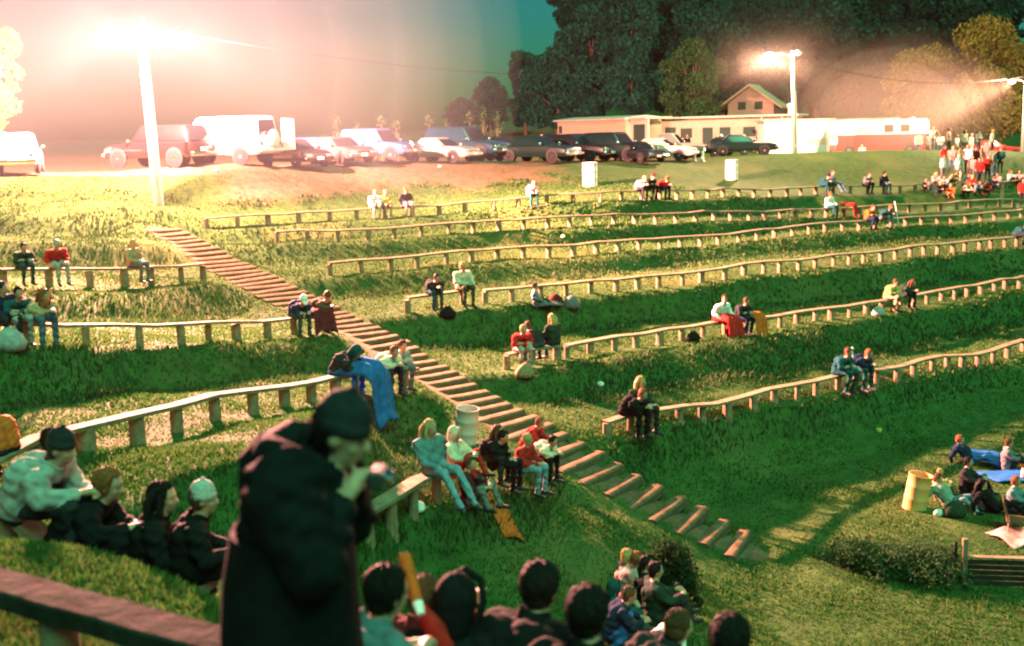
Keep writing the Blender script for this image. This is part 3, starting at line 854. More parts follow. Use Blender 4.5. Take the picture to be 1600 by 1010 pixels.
make_pose('crouch', (0, 0, .30), (.16, 0, .54), (.26, 0, .66), (.36, 0, .80), .2, .3, [(.24, .19, .61), (.24, -.19, .61)], [(.36, .22, .42), (.36, -.22, .42)], [(.54, .07, .44), (.55, -.06, .42)],
          [(.03, .09, .28), (.03, -.09, .28)], [(.40, .16, .42), (.38, -.16, .40)], [(.12, .15, .09), (.10, -.15, .09)], [(.28, .17, .04), (.26, -.17, .04)], 1.12)

# close figures, finer
seated('near_sit', .10, .30, elb=[(.28, .22, .20), (.28, -.22, .20)], hand=[(.50, .06, .20), (.51, -.05, .21)], hp=.22, bulk=1.25, vox=.013, fine=True)
seated('near_sit_upright', .04, .12, elb=[(.14, .25, .24), (.14, -.25, .24)], hand=[(.36, .08, .20), (.37, -.06, .22)], hp=.08, hy=-.15, bulk=1.2, vox=.013, fine=True)
seated('near_hold_up', .04, .1, elb=[(.14, .25, .24), (.24, -.27, .32)], hand=[(.36, .08, .20), (.34, -.24, .56)], hp=.05, hy=.2, bulk=1.15, vox=.013, fine=True)
make_pose('near_standing_bent', (0, 0, .93), (.03, 0, 1.23), (.13, 0, 1.43), (.235, 0, 1.55), .0, .36, [(.08, .20, 1.39), (.08, -.20, 1.39)], [(.16, .27, 1.13), (.18, -.25, 1.15)], [(.25, .09, 1.32), (.27, -.08, 1.34)],
          [(0, .09, .90), (0, -.09, .90)], [(.08, .12, .5), (.02, -.12, .5)], [(.05, .13, .10), (-.05, -.13, .10)], [(.20, .15, .04), (.10, -.15, .04)], 1.62, vox=.012, fine=True)

HAIR_CACHE = {}
def strands(mb, rr, n, kind):
    """loose locks lying over the scalp"""
    for _ in range(n):
        az = rr.uniform(-PI, PI); el = rr.uniform(-.35, 1.45)
        if abs(az) < 1.15 and el < .75: el = rr.uniform(.75, 1.4)
        def on(a, e, k):
            return V((-.02 + .099 * k * math.cos(e) * math.cos(a), .086 * k * math.cos(e) * math.sin(a), .028 + .106 * k * math.sin(e)))
        L = rr.uniform(.45, .9); w = rr.uniform(-.5, .5); pts = []; k0 = rr.uniform(1.0, 1.06)
        for f in (0, .35, .7, 1):
            e = el - L * f; a = az + w * f
            if abs(a) < 1.0 and e < .55: e = .55 + (.55 - e) * .05
            k = k0 + .10 * f * f * rr.uniform(.2, 1.3)
            p = on(a, max(e, -1.0), k)
            if e < -.55: p.z += (e + .55) * .05
            pts.append(p)
        mb.tube(pts, [.002, .0034, .0026, .0006], 4)
def hair_mesh(kind, mtl, hs, fine=False):
    key = (kind, mtl.name, hs, fine)
    if key in HAIR_CACHE: return HAIR_CACHE[key]
    mb = MB(); rr = random.Random(5)
    def b(c, r, nu=22, nv=14): mb.ball(c, r, None, nu, nv)
    nm = 'hair'
    if kind in ('short', 'long', 'bob'):
        b((-.022, 0, .030), (.097, .087, .103)); b((-.050, 0, -.035), (.056, .070, .068))
        if kind == 'long':
            for y in (-.07, -.045, -.02, .0, .02, .045, .07):
                l = rr.uniform(-.28, -.2)
                mb.tube([(-.05, y, .06), (-.10, y * 1.15, -.02), (-.105 + rr.uniform(-.01, .01), y * 1.3, -.14), (-.085, y * 1.2, l)], [.035, .038, .032, .008], 8)
            for s in (-1, 1):
                mb.tube([(-.01, .07 * s, .05), (-.01, .088 * s, -.05), (.0, .09 * s, -.15), (.015, .08 * s, -.24)], [.03, .03, .024, .008], 8)
        if kind == 'bob':
            b((-.035, 0, -.03), (.085, .095, .10))
        strands(mb, rr, 1000 if fine else 60, kind)
    elif kind == 'beanie':
        nm = 'beanie'
        mb.lathe([(.099, -.012), (.106, -.005), (.108, .022), (.104, .032), (.101, .036), (.098, .06), (.088, .09), (.066, .118), (.03, .136), (.008, .14)], (-.008, 0, .022), 24)
        mb.v = [(x, y * .86, z) for x, y, z in mb.v]
        b((-.008, 0, .163), (.02, .02, .017), 12, 8)
    elif kind == 'cap':
        nm = 'cap'
        mb.lathe([(.100, -.005), (.102, .02), (.098, .05), (.082, .085), (.05, .106), (.008, .112)], (-.008, 0, .03), 24)
        mb.v = [(x, y * .87, z) for x, y, z in mb.v]
        mb.loft([[(x, -w, z - .010), (x, -w, z), (x, 0, z + .012), (x, w, z), (x, w, z - .010), (x, 0, z + .002)] for x, w, z in [(.07, .075, .045), (.12, .068, .040), (.165, .045, .028), (.178, .02, .022)]])
    elif kind == 'hood':
        nm = 'hood'
        b((-.035, 0, .022), (.112, .100, .124)); mb.tube([(.06, 0, .130), (.075, .072, .085), (.06, .094, -.01), (.02, .078, -.12), (.0, 0, -.14), (.02, -.078, -.12), (.06, -.094, -.01), (.075, -.072, .085), (.06, 0, .130)], .020, 8)
        mb.tube([(-.05, 0, -.02), (-.07, 0, -.13), (-.06, 0, -.18)], [.1, .09, .05], 12)
        for k in range(9): mb.tube([(.05 - .018 * k, -.09, -.05 + .01 * k), (-.01 - .014 * k, 0, .148 - .012 * k * k * .3), (.05 - .018 * k, .09, -.05 + .01 * k)], [.004, .007, .004], 5)
    mb.v = [(x * hs + rr.uniform(-.0015, .0015), y * hs + rr.uniform(-.0015, .0015), z * hs + rr.uniform(-.0015, .0015)) for x, y, z in mb.v]
    me = mb.mesh(nm, mtl, smooth=80)
    HAIR_CACHE[key] = me
    return me

N_PEOPLE = 0
def person(pose, loc, heading, top, legs, hair, label, group=None, scale=1.0, shoe=None, skin=SKIN, cat='person', hair2=None, tilt=(0, 0)):
    """hair = (kind, material)"""
    global N_PEOPLE; N_PEOPLE += 1
    me, hd, R, hs = POSES[pose]
    o = link('person', me)
    o.location = loc; o.rotation_euler = (tilt[0], tilt[1], heading); o.scale = (scale,) * 3
    for i, m in enumerate((skin, C(top), C(legs), shoe or SHOE)):
        o.material_slots[i].link = 'OBJECT'; o.material_slots[i].material = m
    kind, hm = hair
    if kind:
        m = HAIRM[hm] if hm in HAIRM else C(hm)
        h = link('beanie' if kind == 'beanie' else 'cap' if kind == 'cap' else 'hood' if kind == 'hood' else 'hair', hair_mesh(kind, m, hs, NECK[pose][2]), o)
        h.location = hd; h.rotation_euler = R.to_euler()
        if kind in ('beanie', 'cap') and hair2:
            h2 = link('hair', hair_mesh('short' if hair2[0] == 'short' else hair2[0], HAIRM[hair2[1]], hs * .93, NECK[pose][2]), o); h2.location = hd; h2.rotation_euler = R.to_euler()
    if NECK[pose][2]:
        nk, up, _ = NECK[pose]; c = MB(); ax = (V(hd) - nk).normalized(); u = ax.cross(V((0, 1, 0))).normalized(); w = V((0, 1, 0)); rings = []
        for h, r in ((-.05, .098), (-.01, .092), (.035, .084), (.06, .083), (.062, .072), (.03, .070)):
            rings.append([tuple(nk + ax * (h + .012 * math.sin(3 * a)) + u * math.cos(a) * r * 1.08 + w * math.sin(a) * r) for a in [2 * PI * q / 20 for q in range(20)]])
        c.loft(rings, caps=False); c.build('collar', C(top), o, smooth=60)
    tag(o, label, cat, group)
    return o

def on_seat(key, px, pose, top, legs, hair, label, turn=0, fwd=.0, **kw):
    p, a = seat(key, px)
    p = p + V((math.cos(a), math.sin(a), 0)) * fwd
    kw['scale'] = kw.get('scale', 1.0) * (1.1 if kw.get('scale', 1.0) < 1.12 else 1.0)
    return person(pose, p, a + turn, top, legs, hair, label, **kw)
def head_at(px, py, pose, heading, top, legs, hair, label, scale=1.0, smin=60, smax=160, **kw):
    """stand or seat a figure on the ground so that its head is seen at a pixel"""
    hd = Matrix.Rotation(heading, 3, 'Z') @ (POSES[pose][1] * scale); lo, hi = smin, smax
    for _ in range(40):
        m = (lo * hi) ** .5; q = V(P(px, py, m)) - hd
        if q.z < gz(q.x, q.y): lo = m
        else: hi = m
    q.z = gz(q.x, q.y) - .02
    return person(pose, q, heading, top, legs, hair, label, scale=scale, **kw)
def on_ground(px, py, pose, heading, top, legs, hair, label, s=None, dz=0, **kw):
    p = G(px, py) if s is None else V(P(px, py, s))
    if s is not None: p.z = gz(p.x, p.y)
    p.z += dz
    return person(pose, p, heading, top, legs, hair, label, **kw)
# ------------------------------------------------------------------ vehicles
def paint(name, col, rough=.28):
    return mat('car_paint_' + name, col, rough, coat=.6, spec=.5)
PAINT = {'white': paint('white', (.55,.54,.52)), 'silver': paint('silver', (.24,.23,.22)), 'black': paint('black', (.008,.009,.010)), 'dark_blue': paint('dark_blue', (.004,.026,.042)),
         'blue': paint('blue', (.03,.07,.15)), 'maroon': paint('maroon', (.012,.008,.008)), 'cream': paint('cream', (.62,.54,.42)), 'dark_green': paint('dark_green', (.005,.018,.015)),
         'grey': paint('grey', (.045,.045,.045)), 'red': paint('red', (.42,.02,.02))}
def rrect(xa, xb, w, z, r=.12):
    """corners of a rounded rectangle, anticlockwise"""
    o = []
    for cx, cy, a0 in ((xb - r, w - r, 0), (xa + r, w - r, 90), (xa + r, -w + r, 180), (xb - r, -w + r, 270)):
        for k in range(4):
            a = rad(a0 + 30 * k); o.append((cx + r * math.cos(a), cy + r * math.sin(a), z))
    return o
KINDS = {
 #           L    W    belt roof hood  x0(rear glass base) x1(windscreen base) dr df  wheel r
 'sedan':  (4.6, 1.75, .93, 1.42, .90, -1.55, .85, .55, .75, .31),
 'wagon':  (4.7, 1.76, .95, 1.50, .92, -2.15, .80, .35, .75, .32),
 'suv':    (4.9, 1.90, 1.12, 1.85, 1.08, -2.30, .95, .25, .60, .38),
 'van':    (4.7, 1.90, 1.15, 2.00, 1.05, -2.25, 1.45, .12, .70, .34),
 'pickup': (5.2, 1.90, 1.10, 1.78, 1.08, -.75, .95, .18, .60, .38),
}
def glass_patch(mb, a, b, c, d, u0, u1, v0, v1, off):
    a, b, c, d = map(V, (a, b, c, d))
    q = lambda u, v: (a.lerp(b, u)).lerp(d.lerp(c, u), v)
    n = (b - a).cross(d - a).normalized() * off
    mb.add([tuple(q(u, v) + n) for u, v in ((u0, v0), (u1, v0), (u1, v1), (u0, v1))] + [tuple(q(u, v) - n * 2) for u, v in ((u0, v0), (u1, v0), (u1, v1), (u0, v1))],
           [(0, 1, 2, 3), (0, 4, 5, 1), (1, 5, 6, 2), (2, 6, 7, 3), (3, 7, 4, 0)])
def vehicle(kind, loc, heading, col, label, name='parked_car', cat='car', chrome=False, spare=False, bull=False, scale=1.0, headlit=True, group='vehicles parked along the top of the hill'):
    L, Wd, belt, roof, hood, x0, x1, dr, df, wr = KINDS[kind]
    pm = PAINT[col]
    t = thing(name, label, cat, loc, heading, group); t.scale = (scale,) * 3
    w = Wd / 2; zl = .30 if kind in ('sedan', 'wagon') else .42
    # body: slices along the length
    st = []
    trunk = belt - .02 if kind == 'sedan' else belt
    xs = [(-L/2, .86, zl + .12, trunk - .14), (-L/2 + .06, .95, zl + .02, trunk - .03), (-L/2 + .35, 1, zl, trunk), (x0, 1, zl, belt), (x1, 1, zl, belt), (x1 + .25, 1, zl, hood + .01), (L/2 - .45, .98, zl, hood - .06), (L/2 - .08, .93, zl + .02, hood - .16), (L/2, .84, zl + .12, hood - .28)]
    if kind == 'pickup': xs[3] = (x0 - .02, 1, zl, belt)
    mb = MB(); rings = []
    for x, f, a, b in xs:
        ww = w * f
        rings.append([(x, -ww * .90, a), (x, -ww, a + .14), (x, -ww, a + (b - a) * .55), (x, -ww * .97, b - .08), (x, -ww * .86, b), (x, ww * .86, b), (x, ww * .97, b - .08), (x, ww, a + (b - a) * .55), (x, ww, a + .14), (x, ww * .90, a)])
    mb.loft(rings)
    body = mb.build('body', pm, t, smooth=35)
    # cabin
    gm_ = MB(); wb, wt = w * .90, w * .76
    rr_ = [rrect(x0, x1, wb, belt - .05), rrect(x0 + dr * .9, x1 - df * .88, wt + .02, roof - .09), rrect(x0 + dr + .05, x1 - df, wt - .05, roof - .02), rrect(x0 + dr + .25, x1 - df - .2, wt - .2, roof)]
    gm_.loft(rr_); cabin = gm_.build('cabin', pm, t, smooth=40)
    A0, A1 = (x0 + .03, -wb, belt - .02), (x1 - .03, -wb, belt - .02); A2, A3 = (x1 - df * .88 - .06, -wt - .02, roof - .09), (x0 + dr * .9 + .06, -wt - .02, roof - .09)
    n = 2 if kind in ('sedan',) else 1 if kind == 'pickup' else 3
    for s in (-1, 1):
        f = lambda p: (p[0], p[1] * -s, p[2])
        for k in range(n):
            u0, u1 = .03 + .94 * k / n + .012, .03 + .94 * (k + 1) / n - .012
            g = MB(); P4 = [f(A0), f(A1), f(A2), f(A3)]
            if s == 1: glass_patch(g, P4[0], P4[1], P4[2], P4[3], u0, u1, .10, .93, .008 * 1)
            else: glass_patch(g, P4[1], P4[0], P4[3], P4[2], 1 - u1, 1 - u0, .10, .93, .008)
            g.build('side_window', GLASS, t)
    g = MB(); glass_patch(g, (x1, -wb + .08, belt - .03), (x1, wb - .08, belt - .03), (x1 - df * .88, wt - .06, roof - .09), (x1 - df * .88, -wt + .06, roof - .09), .03, .97, .06, .95, .012); g.build('windscreen', GLASS, t)
    g = MB(); glass_patch(g, (x0, wb - .08, belt - .03), (x0, -wb + .08, belt - .03), (x0 + dr * .9, -wt + .06, roof - .09), (x0 + dr * .9, wt - .06, roof - .09), .05, .95, .10, .92, .012); g.build('rear_window', GLASS, t)
    # wheels in dark arches
    wm = MB(); R = Matrix.Rotation(rad(90), 3, 'X')
    wm.lathe([(wr * .62, -.10), (wr * .93, -.10), (wr, -.06), (wr, .06), (wr * .93, .10), (wr * .62, .10)], n=22, rot=R); tm = wm.mesh('wheel', RUBBER, smooth=40)
    rm_ = MB(); rm_.lathe([(wr * .64, -.085), (wr * .58, .092), (wr * .50, .07), (wr * .22, .075), (wr * .18, .10), (.01, .105)], n=18, rot=R); rimm = rm_.mesh('rim', CHROME if chrome else STEEL, smooth=30)
    am = MB(); am.lathe([(wr * 1.18, -.02), (wr * 1.2, .0), (wr * 1.18, .012)], n=22, rot=R); arm = am.mesh('wheel_arch', DARKMETAL)
    for x in (L/2 - .88, -L/2 + .92):
        for s in (-1, 1):
            a = link('wheel_arch', arm, t); a.location = (x, s * (w - .004), wr + .04); a.rotation_euler = (0, 0, 0 if s < 0 else PI)
            o = link('wheel', tm, t); o.location = (x, s * (w - .085), wr); o.rotation_euler = (0, 0, 0 if s < 0 else PI)
            r = link('rim', rimm, o)
    # front
    fx = L/2; zh = hood - .30
    for s in (-1, 1):
        h = MB(); h.box((fx - .05, s * w * .62, zh), (.14, w * .34, .15), bev=.03); h.build('headlight', LAMPW, t)
        q = MB(); q.box((-L/2 + .05, s * w * .74, trunk - .28), (.12, w * .22, .20), bev=.02); q.build('tail_light', TAILR, t)
        m = MB(); m.ball((x1 - .12, s * (w + .09), belt + .06), (.07, .11, .08)); m.build('side_mirror', CHROME if chrome else pm, t, smooth=True)
    g = MB(); g.box((fx - .03, 0, zh), (.12, w * .86, .15), bev=.02)
    for k in range(4): g.box((fx + .03, 0, zh - .055 + .036 * k), (.02, w * .84, .012))
    g.build('grille', CHROME if chrome else DARKMETAL, t)
    bmat = CHROME if chrome or kind == 'pickup' else pm
    b = MB(); b.box((fx + .0, 0, zl + .16), (.2, Wd * .97, .2), bev=.05); b.build('front_bumper', bmat, t, smooth=40)
    b = MB(); b.box((-fx + .0, 0, zl + .16), (.2, Wd * .97, .2), bev=.05); b.build('rear_bumper', bmat, t, smooth=40)
    p = MB(); p.box((fx + .105, 0, zl + .18), (.012, .36, .13)); p.build('number_plate', PLATE, t)
    p = MB(); p.box((-fx - .02, 0, trunk - .35), (.05, .36, .14)); p.build('number_plate', PLATE, t)
    if kind == 'pickup':
        p = MB(); p.box(((x0 - L/2) / 2 - .02, 0, belt + .004), (x0 + L/2 - .3, Wd * .74, .02)); p.build('cargo_bed', DARKMETAL, t)
    if spare:
        p = MB(); p.lathe([(.05, -.10), (.32, -.10), (.36, -.04), (.36, .06), (.30, .10), (.05, .11)], n=22, rot=Matrix.Rotation(rad(-90), 3, 'Y')); o = p.build('spare_wheel', PLATE, t, smooth=40); o.location = (-L/2 - .1, -.1, 1.05)
    if bull:
        p = MB()
        for y in (-.42, .42): p.tube([(fx + .05, y, zl), (fx + .30, y, zl + .12), (fx + .34, y, zh + .1), (fx + .15, y, zh + .34)], .045, 8)
        p.tube([(fx + .2, -.8, zl + .35), (fx + .34, -.42, zl + .38), (fx + .34, .42, zl + .38), (fx + .2, .8, zl + .35)], .04, 8)
        p.build('bull_bar', CHROME, t, smooth=40)
    return t
def car_at(px, py, s, kind, hdg, col, label, **kw):
    p = V(P(px, py, s)); p.z = gz(p.x, p.y)
    return vehicle(kind, p, rad(hdg), col, label, **kw)

car_at(30, 270, 35, 'pickup', 110, 'white', 'white pickup truck at the far left, tailgate to the viewer', name='pickup_truck', cat='truck', chrome=True)
car_at(252, 270, 34.5, 'suv', 158, 'maroon', 'dark maroon utility vehicle with its rear corner to the viewer behind the tall lamp pole', chrome=True)
car_at(352, 266, 33, 'van', 160, 'white', 'white van with spare wheel on the back and one rear door open', name='parked_van', cat='van', spare=True, scale=1.1)
car_at(462, 258, 31, 'sedan', -48, 'maroon', 'maroon saloon with bright headlights, first nose-on car right of the white van', scale=.98)
car_at(532, 254, 29.5, 'sedan', -50, 'grey', 'grey saloon parked between the maroon saloon and the blue utility vehicle')
car_at(592, 253, 28, 'suv', -32, 'blue', 'light blue utility vehicle with a curved bull bar', bull=True, scale=.98)
car_at(690, 254, 26.8, 'sedan', -32, 'silver', 'silver saloon in front of the large dark blue utility vehicle')
car_at(728, 250, 24.6, 'suv', -34, 'dark_blue', 'large dark blue utility vehicle with a broad chrome grille', chrome=True, scale=1.18)
car_at(842, 251, 25.2, 'sedan', -36, 'dark_green', 'dark green saloon with bright chrome bumper, right of the large blue vehicle', chrome=True, scale=1.14)
car_at(900, 248, 24.2, 'wagon', -36, 'black', 'black estate car with chrome grille behind the white barrel', chrome=True, scale=1.14)
car_at(962, 249, 24.3, 'suv', -40, 'dark_green', 'dark green utility vehicle with chrome grille, nose beside the pale saloon', chrome=True, scale=.98)
car_at(998, 251, 24.8, 'sedan', -62, 'black', 'low black saloon nose-on before the pale saloon', scale=.92)
car_at(1032, 249, 24.0, 'sedan', -22, 'cream', 'pale cream saloon with its long bonnet pointing right')
car_at(1046, 240, 22.2, 'pickup', -20, 'silver', 'silver pickup truck half hidden behind the pale cream saloon', name='pickup_truck', cat='truck')
car_at(505, 247, 26.8, 'wagon', -44, 'blue', 'blue estate car behind the gap between the maroon and grey saloons')
car_at(782, 247, 23.6, 'sedan', -36, 'black', 'black saloon half hidden behind the nose of the large dark blue vehicle', scale=1.1)
car_at(925, 244, 22.8, 'suv', -38, 'grey', 'grey utility vehicle in the row behind the black estate car')
car_at(1128, 243, 21.8, 'sedan', -150, 'grey', 'grey saloon parked behind the dark saloon near the second white barrel')
car_at(1160, 247, 22.6, 'sedan', -8, 'dark_green', 'dark saloon seen side-on in front of the flat roofed building')
car_at(1552, 243, 20.5, 'sedan', -20, 'red', 'red and pale car parked at the far right beyond the crowd')

# the open rear door of the white van is a part of it
van = [o for o in SC.objects if o.name.startswith('parked_van')][0]
d = MB(); d.box((0, .40, .78), (.05, .8, 1.35), bev=.02); o = d.build('rear_door', PAINT['white'], van, smooth=40); o.location = (-2.36, -.9, .42); o.rotation_euler = (0, 0, rad(170))

# the big red and white fire engine
def fire_engine():
    p = V(P(1370, 246, 19.2)); p.z = gz(p.x, p.y)
    t = thing('fire_engine', 'large red and white fire engine with tall pale cab windows behind the crowd', 'fire engine', p, rad(-8), 'vehicles parked along the top of the hill')
    L, w = 7.8, 1.2
    mb = MB(); mb.loft([rrect(-L/2, L/2, w, .45, .15), rrect(-L/2, L/2, w + .02, 1.0, .15), rrect(-L/2, L/2, w, 1.75, .15)]); mb.build('lower_body', PAINT['red'], t, smooth=40)
    mb = MB(); mb.loft([rrect(-L/2 + .02, L/2 - .03, w - .02, 1.753, .15), rrect(-L/2 + .05, L/2 - .2, w - .05, 2.75, .15), rrect(-L/2 + .15, L/2 - .35, w - .15, 2.9, .15)]); mb.build('upper_body', PAINT['white'], t, smooth=40)
    for k in range(5):
        x = -3.1 + 1.25 * k
        for s in (-1, 1):
            g = MB(); g.box((x, s * (w - .035), 2.2), (1.0 if k < 3 else .72, .04, .62), bev=.015); g.build('side_window', mat('pale_glass', (.55, .52, .47), .15) if k < 3 else GLASS, t)
    g = MB(); g.box((L/2 - .10, 0, 2.22), (.06, 1.9, .7), Matrix.Rotation(rad(-10), 3, 'Y'), bev=.015); g.build('windscreen', GLASS, t)
    for x in (-2.4, 2.3):
        for s in (-1, 1):
            R = Matrix.Rotation(rad(90 if s < 0 else -90), 3, 'X')
            m = MB(); m.lathe([(.3, -.14), (.46, -.14), (.5, -.08), (.5, .08), (.46, .13), (.3, .13)], n=22, rot=R); o = m.build('wheel', RUBBER, t, smooth=40); o.location = (x, s * (w - .1), .5)
            m = MB(); m.lathe([(.31, -.1), (.28, .10), (.12, .14), (.01, .14)], n=18, rot=R); m.build('rim', CHROME, o, smooth=30)
    for s in (-1, 1):
        m = MB(); m.box((L/2 + .01, s * .85, .95), (.06, .34, .2), bev=.02); m.build('headlight', LAMPW, t)
        m = MB(); m.box((L/2 - .2, s * 1.38, 2.1), (.08, .16, .38), bev=.03); m.build('side_mirror', CHROME, t)
    m = MB(); m.box((L/2 + .08, 0, .55), (.22, 2.4, .26), bev=.06); m.build('front_bumper', CHROME, t, smooth=40)
    m = MB()
    for y in (-.55, -.2): m.tube([(-3.2, y, 3.0), (1.6, y, 3.0)], .03, 6)
    for k in range(13): m.tube([(-3.1 + .38 * k, -.55, 3.0), (-3.1 + .38 * k, -.2, 3.0)], .02, 6)
    m.build('roof_ladder', STEEL, t)
    m = MB(); m.box((2.6, 0, 2.97), (.3, 1.3, .14), bev=.04); m.build('light_bar', WHITEP, t)
fire_engine()
# ------------------------------------------------------------------ buildings
PEACH = mat('painted_block_wall', (.36, .29, .22), .85, var=.12, scale=1.5)
BEIGE = mat('corrugated_beige_wall', (.34, .27, .18), .7, var=.12, scale=2)
ROOFM = mat('pale_metal_roof', (.32, .36, .30), .5, var=.2, scale=2)
DARKIN = mat('dark_opening', (.02, .045, .035), .8)
TRIM = mat('pale_trim', (.45, .40, .33), .6)
def frame_box(name, par, c, size, m, **kw):
    b = MB(); b.box(c, size, bev=kw.get('bev', .01)); return b.build(name, m, par)
def place(px, py, s):
    p = V(P(px, py, s)); p.z = gz(p.x, p.y); return p
# long low shed: local X runs along its long wall, -Y faces the viewer
a, b = place(872, 236, 15.6), place(978, 238, 17.2)
d = b - a; ang = math.atan2(d.y, d.x); L = d.length
sh = thing('shed', 'long low beige shed with a wide dark doorway at its near end', 'shed', a, ang)
H = 3.0
mb = MB(); mb.box((L/2, 2.0, H/2), (L, 4.0, H)); w_ = mb.build('wall', BEIGE, sh)
mb = MB()
for k in range(int(L / .3)): mb.tube([(.15 + .3 * k, -.005, .05), (.15 + .3 * k, -.005, H - .1)], .03, 6)
mb.build('wall_ribs', BEIGE, w_)
mb = MB(); mb.loft([[(-.3, -.35, H + .003), (-.3, 4.4, H + .003), (-.3, 4.4, H + .12), (-.3, 2, H + .38), (-.3, -.35, H + .14)], [(L + .3, -.35, H + .003), (L + .3, 4.4, H + .003), (L + .3, 4.4, H + .12), (L + .3, 2, H + .38), (L + .3, -.35, H + .14)]]); mb.build('roof', ROOFM, sh)
frame_box('window', sh, (.55, -.01, 2.2), (.6, .06, .75), DARKIN)
fr = frame_box('porch_wall', sh, (L + 1.35, .6, 1.5), (2.66, .14, 3.0), TRIM)
frame_box('doorway', sh, (L + 1.35, .515, 1.28), (1.75, .05, 2.55), DARKIN)
frame_box('porch_roof', sh, (L + 1.3, 1.6, 3.09), (3.1, 3.0, .16), ROOFM)
# flat roofed building
a, b = place(1030, 243, 16.6), place(1240, 246, 17.4)
d = b - a; ang = math.atan2(d.y, d.x); L = d.length
fb = thing('flat_roofed_building', 'long flat roofed pale building with thin roof edge behind the parked cars', 'building', a, ang)
H = 3.05
frame_box('wall', fb, (L/2, 2.5, H/2), (L, 5, H), PEACH)
frame_box('roof', fb, (L/2, 2.2, H + .095), (L + 1.0, 6.4, .18), ROOFM, bev=.03)
for x, w, h in ((1.1, 1.0, 2.3), (4.6, .95, 2.2), (6.2, 1.0, 2.2)):
    o = frame_box('door', fb, (x, -.02, h/2 + .02), (w, .08, h), DARKIN)
    b2 = MB(); b2.ball((x + w * .36, -.08, 1.0), .05); b2.build('handle', CHROME, o)
for x in (2.6, 8.4):
    o = frame_box('window', fb, (x, -.02, 1.75), (1.1, .07, .9), DARKIN)
    frame_box('sill', fb, (x, -.06, 1.26), (1.3, .16, .06), TRIM)
for x in (9.6, 11.4):
    frame_box('brace', fb, (x, -.35, 2.3), (.12, .6, 1.4), TRIM)
b2 = MB(); b2.tube([(L - .6, 1.2, H + .18), (L - .6, 1.2, H + .8)], .16, 12); b2.ball((L - .6, 1.2, H + .95), (.3, .3, .2)); b2.build('roof_vent', WHITEP, fb, smooth=30)
# white kiosk wall by the slim pole
p = place(1242, 247, 18.3)
ki = thing('white_kiosk', 'square white kiosk beside the slim lamp pole', 'kiosk', p, rad(2))
frame_box('wall', ki, (.3, 1.2, 1.35), (5.9, 2.4, 2.7), WHITEP, bev=.02)
frame_box('roof', ki, (.3, 1.15, 2.775), (6.3, 2.9, .14), TRIM, bev=.02)
frame_box('counter', ki, (-1.3, -.06, 1.45), (2.4, .14, .10), TRIM)
frame_box('shutter', ki, (-1.3, -.02, 2.0), (2.2, .06, .85), mat('peach_shutter', (.60, .44, .36), .7, var=.1))
frame_box('panel', ki, (1.75, -.015, .95), (2.3, .04, .5), mat('peach_shutter', (.60, .44, .36)))
# gabled house behind
p = place(1172, 240, 13.6)
ho_ = thing('gabled_house', 'pale house with a steep overhanging gable roof behind the flat roofed building', 'house', p, rad(-24))
mb = MB(); mb.add([(-2.6, 0, 0), (2.6, 0, 0), (2.6, 0, 4.6), (0, 0, 6.4), (-2.6, 0, 4.6), (-2.6, 7, 0), (2.6, 7, 0), (2.6, 7, 4.6), (0, 7, 6.4), (-2.6, 7, 4.6)],
                  [(0, 1, 2, 3, 4), (9, 8, 7, 6, 5), (0, 5, 6, 1), (1, 6, 7, 2), (2, 7, 8, 3), (3, 8, 9, 4), (4, 9, 5, 0)]); mb.build('wall', PEACH, ho_)
mb = MB()
for s in (-1, 1):
    mb.loft([[(0, y, 6.46), (s * 3.7, y, 3.9), (s * 3.7, y, 4.1), (0, y, 6.72)] for y in (-1.3, 7.8)])
mb.build('roof', mat('warm_shingle', (.40, .27, .19), .85, var=.2, scale=3, spec=.1), ho_)
for x in (-1.0, .9):
    o = frame_box('window', ho_, (x, -.03, 4.3), (.9, .07, .9), DARKIN)
    frame_box('sill', o, (x, -.08, 3.8), (1.1, .16, .08), TRIM)

# ------------------------------------------------------------------ trees
BARK = mat('bark', (.12, .085, .055), .95, var=.4, scale=5, bump=.7)
def leaf_mat(name, c0, c1):
    m = bpy.data.materials.new(name); m.use_nodes = True; n = m.node_tree; b = n.nodes['Principled BSDF']
    b.inputs['Roughness'].default_value = .9; b.inputs['Specular IOR Level'].default_value = .05
    g = n.nodes.new('ShaderNodeNewGeometry'); r = n.nodes.new('ShaderNodeValToRGB')
    r.color_ramp.elements[0].color = (*c0, 1); r.color_ramp.elements[1].color = (*c1, 1)
    n.links.new(g.outputs['Random Per Island'], r.inputs['Fac']); n.links.new(r.outputs['Color'], b.inputs['Base Color'])
    tr = n.nodes.new('ShaderNodeBsdfTranslucent'); n.links.new(r.outputs['Color'], tr.inputs['Color'])
    mx = n.nodes.new('ShaderNodeMixShader'); mx.inputs[0].default_value = .3
    n.links.new(b.outputs[0], mx.inputs[1]); n.links.new(tr.outputs[0], mx.inputs[2]); n.links.new(mx.outputs[0], n.nodes['Material Output'].inputs['Surface'])
    return m
LEAF = {'bush': leaf_mat('bush_leaves', (.008, .026, .010), (.022, .05, .018)), 'dark': leaf_mat('dark_leaves', (.008, .052, .040), (.018, .088, .056)), 'mid': leaf_mat('mid_leaves', (.022, .065, .025), (.05, .10, .035)), 'gold': leaf_mat('golden_leaves', (.10, .10, .02), (.20, .16, .04))}
